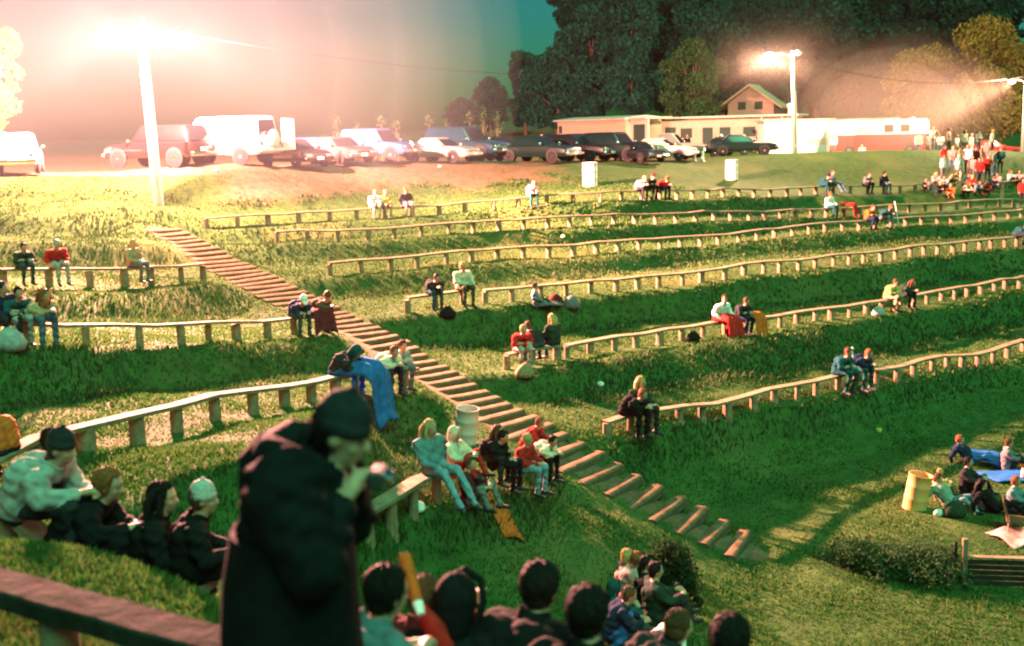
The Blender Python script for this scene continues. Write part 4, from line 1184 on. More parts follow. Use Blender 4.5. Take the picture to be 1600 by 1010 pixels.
def crown_mesh(seed, rx, rz, z0, nclump, nleaf, size, m, shape='round'):
    r = np.random.default_rng(seed); pts = []; fs = []
    cl = []
    for k in range(nclump):
        a = r.random() * 2 * PI; h = r.random()
        prof = math.sqrt(max(.03, 1 - (2 * h - .85) ** 2 / 1.35)) if shape == 'round' else (1 - .75 * h if shape == 'cone' else .75 + .25 * math.sin(h * 9))
        q = rx * prof * math.sqrt(r.random()) * .95
        cl.append((q * math.cos(a), q * math.sin(a), z0 + rz * h, (.16 + .14 * r.random()) * rx + .25))
    cl = np.array(cl)
    k = r.integers(0, nclump, nleaf)
    v = r.normal(size=(nleaf, 3)); v /= np.linalg.norm(v, axis=1)[:, None]
    c = cl[k, :3] + v * (cl[k, 3] * (.55 + .5 * r.random(nleaf)))[:, None] * np.array([1, 1, .8])
    u = r.normal(size=(nleaf, 3)); u /= np.linalg.norm(u, axis=1)[:, None]
    w = np.cross(u, r.normal(size=(nleaf, 3))); w /= np.linalg.norm(w, axis=1)[:, None]
    s = size * (.6 + .8 * r.random(nleaf))[:, None]
    vs = np.stack([c - u * s, c + w * s * .5, c + u * s, c - w * s * .5], 1).reshape(-1, 3)
    me = bpy.data.meshes.new('crown'); me.vertices.add(len(vs)); me.vertices.foreach_set('co', vs.ravel())
    me.loops.add(len(vs)); me.loops.foreach_set('vertex_index', np.arange(len(vs)))
    me.polygons.add(nleaf); me.polygons.foreach_set('loop_start', np.arange(0, len(vs), 4)); me.polygons.foreach_set('loop_total', np.full(nleaf, 4)); me.update()
    me.materials.append(m); return me, cl
def trunk_mesh(h, r, cl, seed):
    rr = random.Random(seed); mb = MB()
    mb.tube([(0, 0, -.5), (.05 * h * .1, 0, h * .3), (rr.uniform(-.2, .2), rr.uniform(-.2, .2), h * .62), (rr.uniform(-.3, .3), rr.uniform(-.3, .3), h * .88)], [r * 1.2, r, r * .7, r * .25], 10)
    for c in cl[::max(1, len(cl) // 9)]:
        z = min(c[2] * .75, h * .7); mb.tube([(0, 0, z * .8), ((c[0]) * .5, c[1] * .5, (z * .8 + c[2]) / 2 + .2), tuple(c[:3])], [r * .4, r * .25, r * .08], 7)
    return mb.mesh('trunk', BARK, smooth=50)
TREE = {}
def tree_src(key, seed, rx, rz, z0, nclump, nleaf, size, leaf, shape='round', tr=.25):
    cm, cl = crown_mesh(seed, rx, rz, z0, nclump, nleaf, size, LEAF[leaf], shape); TREE[key] = (cm, trunk_mesh(z0 + rz * .8, tr, cl, seed))
def tree(key, loc, label, rz=0, sc=(1, 1, 1), name='tree', group=None):
    t = thing(name, label, 'tree', loc, rz, group); t.scale = sc
    link('crown', TREE[key][0], t); link('trunk', TREE[key][1], t); return t
tree_src('round', 11, 3.5, 7.2, 2.6, 60, 15000, .17, 'mid')
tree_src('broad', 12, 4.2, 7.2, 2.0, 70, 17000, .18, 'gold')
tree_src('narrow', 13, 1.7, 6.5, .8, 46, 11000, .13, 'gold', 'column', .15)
tree_src('wood_a', 14, 5.0, 13, 3, 80, 17000, .34, 'dark', 'round', .35)
tree_src('wood_b', 15, 4.2, 15, 2.5, 80, 17000, .32, 'dark', 'column', .35)
tree_src('wood_c', 16, 5.6, 11, 2.5, 80, 17000, .34, 'dark', 'round', .35)
tree('round', place(1083, 240, 15.2), 'round bushy green tree standing behind the flat roofed building', .4, (.98, .98, 1.06))
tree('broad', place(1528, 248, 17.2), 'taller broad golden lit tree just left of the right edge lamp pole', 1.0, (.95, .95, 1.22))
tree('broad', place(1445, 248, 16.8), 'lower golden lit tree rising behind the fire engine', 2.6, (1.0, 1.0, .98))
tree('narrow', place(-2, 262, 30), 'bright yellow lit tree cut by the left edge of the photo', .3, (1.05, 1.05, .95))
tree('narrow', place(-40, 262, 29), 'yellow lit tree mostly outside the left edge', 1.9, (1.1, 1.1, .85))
rr = random.Random(21)
WOODL = ['tall dark tree of the wood, {} '] 
spots = [(722,12.0,'wood_c',.36,'lowest dark tree at the left end of the wood'),(768,12.2,'wood_a',.46,'low dark tree, second from the left end of the wood'),(822,12.0,'wood_b',.58,'slim dark tree stepping up from the low left end of the wood'),(872,12.6,'wood_c',.78,'leftmost dark tree of the wood, low and rounded'),(925,12.8,'wood_a',.95,'dark rounded tree behind the left end of the beige shed'),(985,13.2,'wood_b',1.0,'tall narrow dark tree behind the shed doorway'),
         (1050,12.4,'wood_a',1.05,'tall dark tree directly behind the round bushy tree'),(1130,12.6,'wood_c',1.1,'dark spreading tree behind the left slope of the gabled house'),(1200,13.0,'wood_b',.95,'dark narrow tree behind the gable roof and lit arm lamp'),
         (1275,12.8,'wood_a',1.05,'dark tree just right of the slim lamp pole'),(1345,12.4,'wood_c',1.15,'dark spreading tree above the rear of the fire engine'),(1420,12.8,'wood_b',1.05,'dark narrow tree above the fire engine cab'),
         (1490,12.4,'wood_a',1.2,'tallest dark tree of the wood, above the golden tree'),(1575,12.6,'wood_c',.72,'low dark tree behind the right edge lamp pole'),
         (900,10.8,'wood_b',.95,'narrow dark tree in the back row above the beige shed wall'),(960,10.4,'wood_c',1.3,'broad dark tree in the back row above the shed roof'),(1030,10.8,'wood_a',1.25,'tall dark tree in the back row above the shed porch'),
         (1105,10.2,'wood_b',1.25,'high dark tree in the back row right of the round bushy tree'),(1180,10.6,'wood_a',1.3,'high dark tree in the back row over the gabled house'),(1255,10.2,'wood_c',1.5,'broad high dark tree in the back row over the kiosk'),
         (1330,10.6,'wood_a',1.35,'high dark tree in the back row over the fire engine tail'),(1400,10.2,'wood_b',1.35,'narrow high dark tree in the back row over the fire engine'),(1470,10.4,'wood_c',1.6,'broadest high dark tree in the back row over the golden trees'),
         (1548,10.0,'wood_a',.8,'low dark tree in the back row at the right edge')]
for px, s, key, k, lab in spots:
    tree(key, place(px, 240, s), lab, rr.uniform(0, 6), (k * rr.uniform(.92, 1.08), k * rr.uniform(.92, 1.08), k), 'tree', 'dark trees of the wood behind the buildings')
# thin saplings behind the parked cars
tree_src('sapling', 17, .22, 2.5, .15, 26, 420, .06, 'mid', 'column', .035)
labs = ['sapling behind the grey saloon roof', 'slender sapling behind the blue utility vehicle, nearest its rear', 'slender sapling above the windscreen of the blue utility vehicle', 'sapling behind the bull bar', 'bushy sapling behind the rear of the large dark blue vehicle',
        'sapling behind the middle of the large dark blue vehicle roof', 'tall thin sapling behind the bonnet of the large dark blue vehicle', 'tallest thin sapling behind the chrome grille', 'thin sapling left of the dark green saloon roof']
for (px, s, k), lab in zip([(528,24,1.05),(560,24,.9),(598,24,1.1),(622,23.6,1.0),(672,23.2,1.15),(700,23.2,1.0),(735,22.6,1.25),(756,22.6,1.3),(778,22.6,1.2)], labs):
    tree('sapling', place(px, 252, s), 'thin leafy ' + lab if not lab.startswith('thin') else lab + ' with few leaves', rr.uniform(0, 6), (k, k, k), 'sapling', 'saplings behind the parked cars')
# overhead wire from pole to pole
def wire(a, b, sag, label):
    mb = MB(); pts = [a.lerp(b, k / 24) - V((0, 0, sag * 4 * (k / 24) * (1 - k / 24))) for k in range(25)]
    mb.tube(pts, .018, 5); return tag(mb.build('overhead_wire', DARKMETAL), label, 'wire')
wire(base + V((0, 0, hL - .3)), base2 + V((0, 0, hR - .4)), 1.6, 'thin overhead wire sagging between the two lamp poles')
wire(base2 + V((0, 0, hR - .5)), base3 + V((0, 0, 6.0)), 1.0, 'thin overhead wire running right from the slim lamp pole')
# ------------------------------------------------------------------ barrels, litter, things on the grass
def barrel(base, hpx, col, label, tilt=(0, 0), opened=True, rz=0):
    s = S_at(base); h = hpx / s; r = h * .31
    prof = [(r * .97, 0), (r, .02 * h), (r * .985, .04 * h), (r * .985, .30 * h), (r * 1.012, .325 * h), (r * 1.012, .345 * h), (r * .985, .37 * h), (r * .985, .64 * h), (r * 1.012, .665 * h), (r * 1.012, .685 * h), (r * .985, .71 * h), (r * .985, .965 * h), (r * 1.02, .98 * h), (r * 1.02, h), (r * .96, h), (r * .95, .9 * h), (r * .93, .12 * h)]
    t = thing('barrel', label, 'barrel', base + V((0, 0, -.02)), rz, 'rubbish barrels'); t.rotation_euler = (tilt[0], tilt[1], rz)
    mb = MB(); mb.lathe(prof, n=26); mb.build('drum', col, t, smooth=40)
    if opened:
        m = MB(); m.lathe([(r * .94, .80 * h), (r * .6, .84 * h), (.01, .87 * h)], n=20); m.build('rubbish', mat('crumpled_rubbish', (.2, .19, .16), .9, var=.7, scale=8, bump=.8), t)
    else:
        m = MB(); m.lathe([(r * .95, .965 * h), (r * .95, .975 * h), (.01, .98 * h)], n=20); m.build('lid', col, t)
BARW = mat('white_barrel_paint', (.74, .70, .62), .55, var=.15, scale=3); BARO = mat('buff_barrel_paint', (.66, .36, .12), .55, var=.2, scale=3); BARS = mat('dull_white_barrel_paint', (.50, .47, .41), .6, var=.2, scale=3)
barrel(G(922, 291), 37, BARW, 'clean white barrel on the grass below the black estate car', opened=False)
barrel(G(1143, 281), 31, BARW, 'white barrel on the grass below the dark side-on saloon', opened=False)
barrel(G(727, 692), 58, BARS, 'dull white barrel leaning beside the log steps, behind the seated group', tilt=(.05, .10))
barrel(G(1428, 795), 58, BARO, 'buff barrel tilted on the lawn beside the people on the grass', tilt=(.02, .15))
# two pale posts by the cream saloon
for px, lab in ((1085, 'taller pale bollard right of the cream saloon'), (1098, 'shorter pale bollard, the right one of a pair by the cream saloon')):
    p = place(px, 254, 24.2); h = .75 if px == 1085 else .68
    t = thing('bollard', lab, 'bollard', p, 0, 'pale bollards by the car park')
    m = MB(); m.lathe([(.09, -.1), (.085, h - .06), (.06, h - .01), (.02, h)], n=14); m.build('post', WHITEP, t, smooth=40)
    m = MB(); m.lathe([(.14, -.02), (.13, .05), (.095, .07)], n=14); m.build('base', STEEL, t)
# fence panel on the lawn
def fence():
    a = G(1505, 912); s = S_at(a); a2 = V(P(1640, 925, s * 1.01)); d = V((a2.x - a.x, a2.y - a.y, 0)); L = d.length; ang = math.atan2(d.y, d.x)
    t = thing('board_fence', 'low weathered board fence with one tall post at the lower right edge', 'fence', a, ang)
    h = 45 / s
    m = MB(); m.box((0, 0, 74 / s / 2 - .1), (.10, .10, 74 / s + .2), bev=.012); m.build('post', WOOD, t)
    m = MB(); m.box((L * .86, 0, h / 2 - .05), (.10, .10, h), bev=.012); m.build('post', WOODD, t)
    for k in range(5):
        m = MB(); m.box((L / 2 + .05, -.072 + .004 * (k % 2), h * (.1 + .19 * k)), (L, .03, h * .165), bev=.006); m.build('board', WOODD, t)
    m = MB(); m.box((L / 2 + .05, -.03, h + .005), (L, .14, .035), bev=.008); m.build('cap_rail', WOOD, t)
    m = MB(); m.tube([(-.16, .1, -.2), (-.15, .1, 66 / s)], .035, 8); m.build('stake', WOODD, t)
fence()
# bushes on the lower slope
tree_src('bush', 31, .55, .95, .12, 26, 5200, .055, 'bush', 'round', .04)
p = G(1046, 956); o = tree('bush', p, 'dark round bush right behind the people in the lower middle', .5, (.75, .75, 1.0), 'bush', 'bushes on the slope')
tree_src('low_bush', 32, .9, .62, .05, 34, 5200, .05, 'mid', 'round', .03)
for i, (px, py, k, lab) in enumerate([(1345, 885, .75, 'low bush on the lawn left of the board fence, leftmost of a row'), (1398, 893, .8, 'low bush on the lawn, second left of the board fence'), (1452, 900, .85, 'low bush on the lawn close to the fence post')]):
    tree('low_bush', G(px, py), lab, i * 1.3, (k, k, k * .8), 'bush', 'bushes on the slope')

# ------------------------------------------------------------------ cloths
def drape(loc, heading, col, label, L=.62, drop=.42, w=.34, reach=None, name='blanket', scale=1.0, seed=1, fold=.03):
    """a blanket over a sitter's lap and shins (origin at the seat, facing +X)"""
    rr = random.Random(seed); n, mrows = 17, 20; vs, fs = [], []
    path = [(-.02, .255), (.2, .245), (.42, .235), (.53, .20), (.58, .08), (.60, -.1), (.63, -.30), (.70, -.40)]
    path = [(x * L / .62, z if z > .05 else z * drop / .42) for x, z in path]
    pts = lerp_poly([V((x, 0, z)) for x, z in path], .07)
    ph = rr.uniform(0, 6)
    for i, p in enumerate(pts):
        f = i / (len(pts) - 1)
        for k in range(n):
            v = k / (n - 1) * 2 - 1
            ww = w * (1 + .15 * f); y = v * ww * (1 - .08 * abs(v))
            z = p.z - .28 * max(0, abs(v) - .62) ** 1.3 * 1.6 + fold * math.sin(v * 7 + ph + f * 2.5) + fold * .5 * math.sin(v * 15 + f * 9)
            x = p.x + fold * math.cos(v * 6 + ph) * f
            vs.append((x, y, z))
    for i in range(len(pts) - 1):
        for k in range(n - 1): fs.append((i * n + k, i * n + k + 1, (i + 1) * n + k + 1, (i + 1) * n + k))
    me = bpy.data.meshes.new(name); me.from_pydata(vs, [], fs); me.materials.append(C(col)); me.polygons.foreach_set('use_smooth', [True] * len(fs))
    o = link(name, me); o.modifiers.new('thick', 'SOLIDIFY').thickness = .018
    o.location = loc; o.rotation_euler = (0, 0, heading); o.scale = (scale,) * 3
    return tag(o, label, 'blanket')
def mat_cloth(p, w, l, ang, col, label, name='picnic_blanket', fold=.02, seed=1):
    rr = random.Random(seed); n = 15; vs, fs = [], []
    for i in range(n):
        for k in range(n):
            x, y = (i / (n - 1) - .5) * l, (k / (n - 1) - .5) * w
            a = p.x + x * math.cos(ang) - y * math.sin(ang); b = p.y + x * math.sin(ang) + y * math.cos(ang)
            vs.append((a - p.x, b - p.y, gz(a, b) - p.z + .05 + fold * (math.sin(x * 6 + seed) * math.cos(y * 7))))
    for i in range(n - 1):
        for k in range(n - 1): fs.append((i * n + k, i * n + k + 1, (i + 1) * n + k + 1, (i + 1) * n + k))
    me = bpy.data.meshes.new(name); me.from_pydata(vs, [], fs); me.materials.append(C(col)); me.polygons.foreach_set('use_smooth', [True] * len(fs))
    o = link(name, me); o.modifiers.new('thick', 'SOLIDIFY').thickness = .02; o.location = p
    return tag(o, label, 'blanket')
def bag(p, col, label, s=.35, seed=1, name='bag', rz=0):
    mb = MB(); rr = random.Random(seed)
    rings = []
    for k in range(7):
        f = k / 6; r = s * (.42, .5, .52, .48, .40, .28, .12)[k]
        rings.append([(r * (1.25 + rr.uniform(-.12, .12)) * math.cos(a), r * (.85 + rr.uniform(-.12, .12)) * math.sin(a), s * f * .95) for a in [2 * PI * q / 12 for q in range(12)]])
    mb.loft(rings); t = thing(name, label, 'bag', p, rz)
    mb.build('sack', C(col), t, smooth=80)
    m = MB(); m.tube([(-.10 * s * 2, 0, s * .8), (-.06 * s * 2, 0, s * 1.12), (.06 * s * 2, 0, s * 1.12), (.10 * s * 2, 0, s * .8)], .012, 6); m.build('strap', C('black'), t)
    return t

# ------------------------------------------------------------------ who sits where
H = {k: ('short', k) for k in ('blond', 'brown', 'dark', 'red', 'grey')}
LG = {k: ('long', k) for k in ('blond', 'brown', 'dark', 'red')}
G1 = 'people on the top plank bench'
on_seat('R1', 584, 'sit_hugging', 'white', 'cream', H['blond'], 'person in bright white top, leftmost sitter on the top bench', group=G1)
on_seat('R1', 602, 'sit_upright', 'yellow', 'tan', H['blond'], 'person in yellow top beside the white one on the top bench', group=G1, scale=.85)
on_seat('R1', 633, 'sit_turned', 'charcoal', 'pink', H['brown'], 'person in grey top and pink trousers on the top bench', group=G1)
on_seat('R1', 830, 'sit_head_down', 'pink', 'teal', ('cap', 'tan'), 'person in pale pinkish jacket bent forward, alone on the top bench', group=G1, scale=1.08)
on_seat('R1', 997, 'sit_hunched', 'grey_green', 'charcoal', ('short', 'blond'), 'person in grey green jacket, left one of three below the white barrel', group=G1)
on_seat('R1', 1013, 'sit_hugging', 'black', 'black', ('beanie', 'maroon'), 'person in black with dark red hat, middle of three on the top bench', group=G1)
on_seat('R1', 1031, 'sit_hunched', 'red', 'navy', H['red'], 'person in red jacket and blue trousers, right one of three on the top bench', group=G1)
on_seat('R1', 1284, 'sit_hunched', 'teal', 'teal', ('beanie', 'navy'), 'dark teal figure on the top bench below the slim lamp pole, left of a pair', group=G1)
on_seat('R1', 1301, 'sit_legs_out', 'grey', 'jeans', H['brown'], 'grey figure with legs stretched out, right of a pair below the kiosk', group=G1)
on_seat('R1', 1352, 'sit_hugging', 'grey', 'charcoal', H['brown'], 'grey hunched figure on the top bench below the fire engine', group=G1)
on_seat('R1', 1379, 'sit_turned', 'charcoal', 'jeans', H['dark'], 'charcoal figure on the top bench below the fire engine cab', group=G1)
o = on_seat('R2', 1294, 'sit_turned', 'white', 'teal', H['red'], 'person in white top beside the red blanket on the second bench')
p, a = seat('R2', 1316); drape(p, a + .5, 'red', 'red blanket spilling off the second bench beside the white top', L=.75, w=.3, seed=4)
on_seat('R3', 1356, 'sit_hugging', 'orange', 'navy', H['brown'], 'person in orange brown top on the third bench at the right')
on_seat('R3', 1379, 'sit_hunched', 'teal', 'pale_grey', H['red'], 'person in teal jacket and pale trousers beside the orange brown top')
p, a = seat('R3', 1392)
m = MB(); m.tube([V(p) + V((.25, -.5, -.42)), V(p) + V((.05, -.3, .85))], .02, 6); tag(m.build('walking_stick', WHITEP), 'pale stick leaning on the third bench beside the teal jacket', 'stick')
on_seat('R4a', 674, 'sit_hunched', 'charcoal', 'teal', H['dark'], 'person in dark jacket and teal trousers on the short bench, bent forward', scale=1.02)
on_seat('R4a', 722, 'sit_turned', 'cream', 'olive', ('short', 'blond'), 'person in bulky cream jacket with fair hair on the short bench', scale=1.08)
bag(G(700, 497), 'black', 'black bag on the grass between the dark jacket and the cream jacket', .4, 2)
p, a = seat('R4b', 838); on_ground(838, 480, 'ground_legs_flat', a + 1.2, 'pale_blue', 'grey', H['brown'], 'person in pale top sitting on the grass against the fourth bench', scale=.95)
bag(G(868, 478), 'maroon', 'dark red bag on the grass by the fourth bench', .42, 3)
bag(G(893, 482), 'grey', 'grey crumpled bag lying below the fourth bench', .45, 4)
bag(G(852, 482), 'black', 'black bag by the feet of the pale top person', .36, 9)
on_seat('R4b', 1588, 'sit_hunched', 'teal', 'charcoal', H['brown'], 'dark teal person at the right end of the fourth bench')
G5 = 'people on the fifth plank bench'
on_seat('R5a', 812, 'sit_hugging', 'red', 'pale_grey', ('short', 'blond'), 'person in glossy red jacket and pale trousers at the end of the short bench', group=G5, turn=-.2, scale=1.02)
on_seat('R5a', 840, 'sit_hunched', 'charcoal', 'teal', H['brown'], 'person in dark grey jacket and teal trousers, middle of the three by the red jacket', group=G5)
on_seat('R5a', 866, 'sit_upright', 'dark_green', 'navy', LG['blond'], 'person with long fair hair and dark jacket right of the red jacket pair', group=G5, turn=.2)
bag(G(821, 590), 'khaki', 'khaki bag on the grass below the red jacket', .42, 6)
on_seat('R5b', 1124, 'sit_turned_away', 'white', 'maroon', H['brown'], 'person in white top sitting with a red blanket on the fifth bench', group=G5, scale=1.08)
p, a = seat('R5b', 1124); drape(p, a, 'red', 'red blanket over the knees of the white top on the fifth bench', L=.75, seed=2, drop=.5)
on_seat('R5b', 1155, 'sit_hugging', 'charcoal', 'navy', H['brown'], 'person in charcoal top with an orange blanket on the fifth bench', group=G5)
p, a = seat('R5b', 1165); drape(p, a, 'orange', 'orange brown blanket hanging off the fifth bench beside the red one', L=.72, w=.26, seed=3, drop=.52)
bag(G(1083, 534), 'black', 'dark bag with white marks under the fifth bench left of the red blanket', .36, 7)
on_seat('R5b', 1388, 'sit_hugging', 'yellow', 'tan', H['brown'], 'person in yellow jacket on the fifth bench', group=G5)
on_seat('R5b', 1408, 'sit_hunched', 'dark_green', 'charcoal', LG['brown'], 'person in dark green beside the yellow jacket on the fifth bench', group=G5)
bag(G(1372, 494), 'pale_grey', 'pale bag on the grass left of the yellow jacket', .4, 8)
on_seat('R6', 979, 'sit_hunched', 'black', 'black', H['red'], 'person in black with auburn hair, left of the couple on the lowest bench', scale=1.08)
on_seat('R6', 994, 'sit_turned', 'dark_green', 'charcoal', LG['blond'], 'person in dark coat with fair long hair, right of the couple on the lowest bench', scale=1.08)
on_seat('R6', 1310, 'sit_hugging', 'teal', 'teal', H['brown'], 'person in teal wrap, left of two on the lowest bench at the right', scale=1.1)
on_seat('R6', 1333, 'sit_hunched', 'navy', 'teal', H['red'], 'person in dark navy, right of two on the lowest bench at the right', scale=1.1)
m = MB(); q, a = seat('R6', 1321); m.tube([q + V((.2, -.3, -.4)), q + V((.1, -.25, .75))], .022, 6); m.ball(q + V((.1, -.25, .78)), .05); tag(m.build('walking_stick', WHITEP), 'pale stick held upright between the two on the lowest bench', 'stick')
# left of the steps
GL = 'people on the benches left of the steps'
on_seat('L1', 88, 'sit_turned_away', 'red', 'pale_grey', ('short', 'grey'), 'person in faded red top with white hair on the upper left bench', group=GL)
on_seat('L1', 35, 'sit_hugging', 'dark_green', 'teal', H['dark'], 'dark green hooded child on the upper left bench', group=GL, scale=.95)
on_seat('L1', 208, 'sit_upright', 'tan', 'grey', H['blond'], 'person in sandy top sitting over a tall post of the upper left bench', group=GL, scale=.95)
on_seat('L2', 5, 'sit_turned', 'navy', 'charcoal', H['dark'], 'dark navy person at the left edge on the straight middle bench', group=GL)
on_seat('L2', 28, 'sit_hugging', 'teal', 'pale_grey', H['dark'], 'person in teal with pale grey trousers on the straight middle bench', group=GL)
on_seat('L2', 52, 'sit_hunched', 'tan', 'jeans', LG['red'], 'person in tan coat with auburn hair, legs forward, on the straight middle bench', group=GL, turn=.3, scale=1.1)
bag(G(18, 548), 'pale_grey', 'pale grey bag hanging below the tan coat on the left', .5, 12)
on_seat('L2', 462, 'sit_head_down', 'navy', 'teal', ('cap', 'white'), 'stooped person in navy jacket and white cap at the end of the middle bench', group=GL, turn=-.4, scale=1.15)
on_seat('L2', 492, 'sit_hunched', 'brown', 'maroon', ('beanie', 'brown'), 'person in dark brown beside the white cap at the steps', group=GL, scale=1.0)
p, a = seat('L2', 488); drape(p, a - .3, 'maroon', 'dark brown red blanket over the knees beside the white cap', L=.66, seed=8)
on_seat('L3', 528, 'sit_head_down', 'charcoal', 'blue', ('hood', 'teal'), 'hooded person wrapped in a blue tarpaulin on the curving bench', group=GL, turn=-.1, scale=1.18)
p, a = seat('L3', 533); drape(p + V((0, 0, .03)), a - .1, 'blue', 'crinkled blue tarpaulin trailing down the bank from the hooded person', L=.95, drop=.95, w=.36, seed=6, name='tarpaulin', scale=1.15, fold=.05)
on_seat('L3', 596, 'sit_hunched', 'cream', 'charcoal', H['red'], 'person in cream top, left of two at the end of the curving bench', group=GL, turn=-.3, scale=1.05)
on_seat('L3', 617, 'sit_hugging', 'pale_grey', 'grey', H['brown'], 'person in pale grey top at the very end of the curving bench', group=GL, turn=-.2, scale=1.0)
on_seat('L3', 8, 'near_sit', 'orange', 'charcoal', ('short', 'dark'), 'person in orange red jacket leaning in at the left edge, near the curving bench', group=GL, turn=-.2)
# the cluster by the end of the short weathered bench
GC = 'people clustered below the leaning white barrel'
on_seat('L4', 676, 'sit_legs_out', 'pale_blue', 'pale_jeans', LG['blond'], 'girl with long fair hair, pale blue jumper and jeans, legs stretched down the bank', group=GC, turn=-.35, scale=1.05)
on_ground(712, 772, 'ground_knees_up', -.5, 'cream', 'red', ('hood', 'cream'), 'person in cream hood with red front, behind the girl in jeans', group=GC, dz=.35)
on_ground(735, 800, 'ground_knees_up', -.6, 'maroon', 'grey', H['brown'], 'person in maroon top with grey trousers right of the girl in jeans', group=GC, dz=.12)
on_ground(757, 752, 'sit_hunched', -.5, 'black', 'charcoal', H['dark'], 'person in black jacket beside the leaning barrel', group=GC, dz=.42)
on_ground(774, 762, 'sit_upright', -.4, 'black', 'black', LG['brown'], 'person in black with long brown hair, centre of the cluster', group=GC, dz=.40)
on_ground(818, 765, 'sit_turned', -.6, 'red', 'pale_jeans', ('short', 'blond'), 'person in red shirt and pale jeans sitting on the edge of the bank', group=GC, dz=.38)
on_ground(838, 748, 'sit_hunched', -.6, 'cream', 'black', H['dark'], 'person in cream shirt and black trousers right of the red shirt', group=GC, dz=.40)
on_ground(822, 712, 'crouch', -.4, 'red', 'maroon', H['red'], 'person in red top crouching on the log steps behind the red shirt', group=GC)
mat_cloth(G(772, 790) + V((0, 0, .02)), .55, .95, -.7, 'orange', 'orange blanket spread down the bank beside the maroon top', name='blanket', fold=.05, seed=5)
bag(G(652, 800), 'white', 'small white and yellow bag on the grass by the girl in jeans', .22, 14)
# near left: four people in dark and pale jackets on their bench
def near(px, py, s, pose, heading, top, legs, hair, label, hip=.46, **kw):
    """place so that the head is seen at a pixel"""
    me, hd, R, hs = POSES[pose]; k = kw.get('scale', 1.0)
    q = V(P(px, py, s)); h = Matrix.Rotation(heading, 3, 'Z') @ (hd * k)
    return person(pose, q - h, heading, top, legs, hair, label, **kw), q - h
GN = 'people on the near left bench'
nb = []
_, s0 = near(96, 700, 192, 'near_sit', -.15, 'pale_grey', 'charcoal', ('beanie', 'charcoal'), 'person in bulky pale grey quilted jacket with dark hat at the near left', group=GN, scale=1.12, hair2=('short', 'brown')); nb.append(s0)
_, s1 = near(84, 690, 165, 'near_sit_upright', .1, 'charcoal', 'black', ('short', 'dark'), 'dark haired person hidden behind the pale quilted jacket', group=GN)
_, s2 = near(170, 758, 190, 'near_sit', .0, 'black', 'black', ('short', 'red'), 'person in black coat with reddish hair right of the pale quilted jacket', group=GN, scale=1.1); nb.append(s2)
_, s3 = near(255, 778, 188, 'near_sit_upright', .25, 'black', 'charcoal', ('long', 'dark'), 'person in black with long dark hair in the near left row', group=GN, scale=1.08); nb.append(s3)
_, s4 = near(318, 780, 190, 'near_sit_upright', .3, 'black', 'black', ('beanie', 'grey'), 'person in black with a grey silvery hat, last of the near left row', group=GN, scale=1.05, hair2=('short', 'brown')); nb.append(s4)
t = thing('plank_bench', 'plank bench under the near left row of dark coats', 'bench', nb[0], 0, 'plank benches on the terraces')
mb = MB(); rings = []
bp_ = [nb[0] + (nb[0] - nb[1]) * .5] + nb + [nb[-1] + (nb[-1] - nb[-2]) * .5]
for i, q in enumerate(bp_):
    dd = (bp_[min(len(bp_) - 1, i + 1)] - bp_[max(0, i - 1)]); n_ = V((-dd.y, dd.x, 0)).normalized(); c = q - nb[0] + V((0, 0, -.02))
    rings.append([tuple(c + n_ * x + V((0, 0, z))) for x, z in [(-.14, -.07), (-.14, 0), (.14, 0), (.14, -.07)]])
mb.loft(rings); mb.build('seat_plank', WOOD, t)
for q in bp_[::2]:
    m = MB(); g = gz(q.x, q.y); m.tube([(0, 0, min(-.3, g - q.z - .2)), (0, 0, -.095)], .1, 10); o = m.build('post', POSTM, t, smooth=30); o.location = q - nb[0]
# the big dark figure
me, hd, R, hs = POSES['near_standing_bent']
big, bl_ = near(534, 676, 402, 'near_standing_bent', -.12, 'black', 'black', ('beanie', 'charcoal'), 'large dark figure in black hooded coat and knitted hat, stooping, nearest the camera', hair2=('short', 'dark'), scale=1.08)
mb = MB(); mb.tube([(.19, .10, 1.45), (.11, .150, 1.49), (.02, .125, 1.50), (-.04, 0, 1.47), (.02, -.125, 1.50), (.11, -.150, 1.49), (.19, -.10, 1.45)], [.035, .05, .065, .075, .065, .05, .035], 12)
mb.tube([(.0, 0, 1.49), (-.06, 0, 1.42), (-.09, 0, 1.31), (-.08, 0, 1.25)], [.09, .10, .075, .03], 14)
mb.build('hood', C('black'), big, smooth=80)
mb = MB(); mb.loft([[(cx + rx * math.cos(a), ry * math.sin(a), z) for a in [2 * PI * q / 20 for q in range(20)]] for cx, rx, ry, z in [(.01, .26, .30, .55), (.0, .255, .295, .80), (.01, .245, .28, 1.0), (.03, .22, .26, 1.20)]])
mb.build('coat_skirt', C('black'), big, smooth=60)
for s in (-1, 1):
    m = MB(); e = hd + R @ V((.081, .034 * s, .012)); m.ball(e, .013); m.build('eye', mat('dark_eye', (.06, .05, .045), .2), big, smooth=True)
hh = V(big.location) + Matrix.Rotation(-.12, 3, 'Z') @ V((.36, 0, 1.385)) * 1.08
cam_t = thing('compact_camera', 'small dark camera held up in the hands of the large dark figure', 'camera', hh, -.1)
m = MB(); m.box((0, 0, 0), (.06, .13, .075), bev=.012); m.build('camera_body', DARKMETAL, cam_t)
m = MB(); m.lathe([(.028, 0), (.03, .03), (.024, .034), (.02, .03)], n=16, rot=Matrix.Rotation(rad(90), 3, 'Y'), c=(.03, 0, 0)); m.build('lens', CHROME, cam_t, smooth=30)
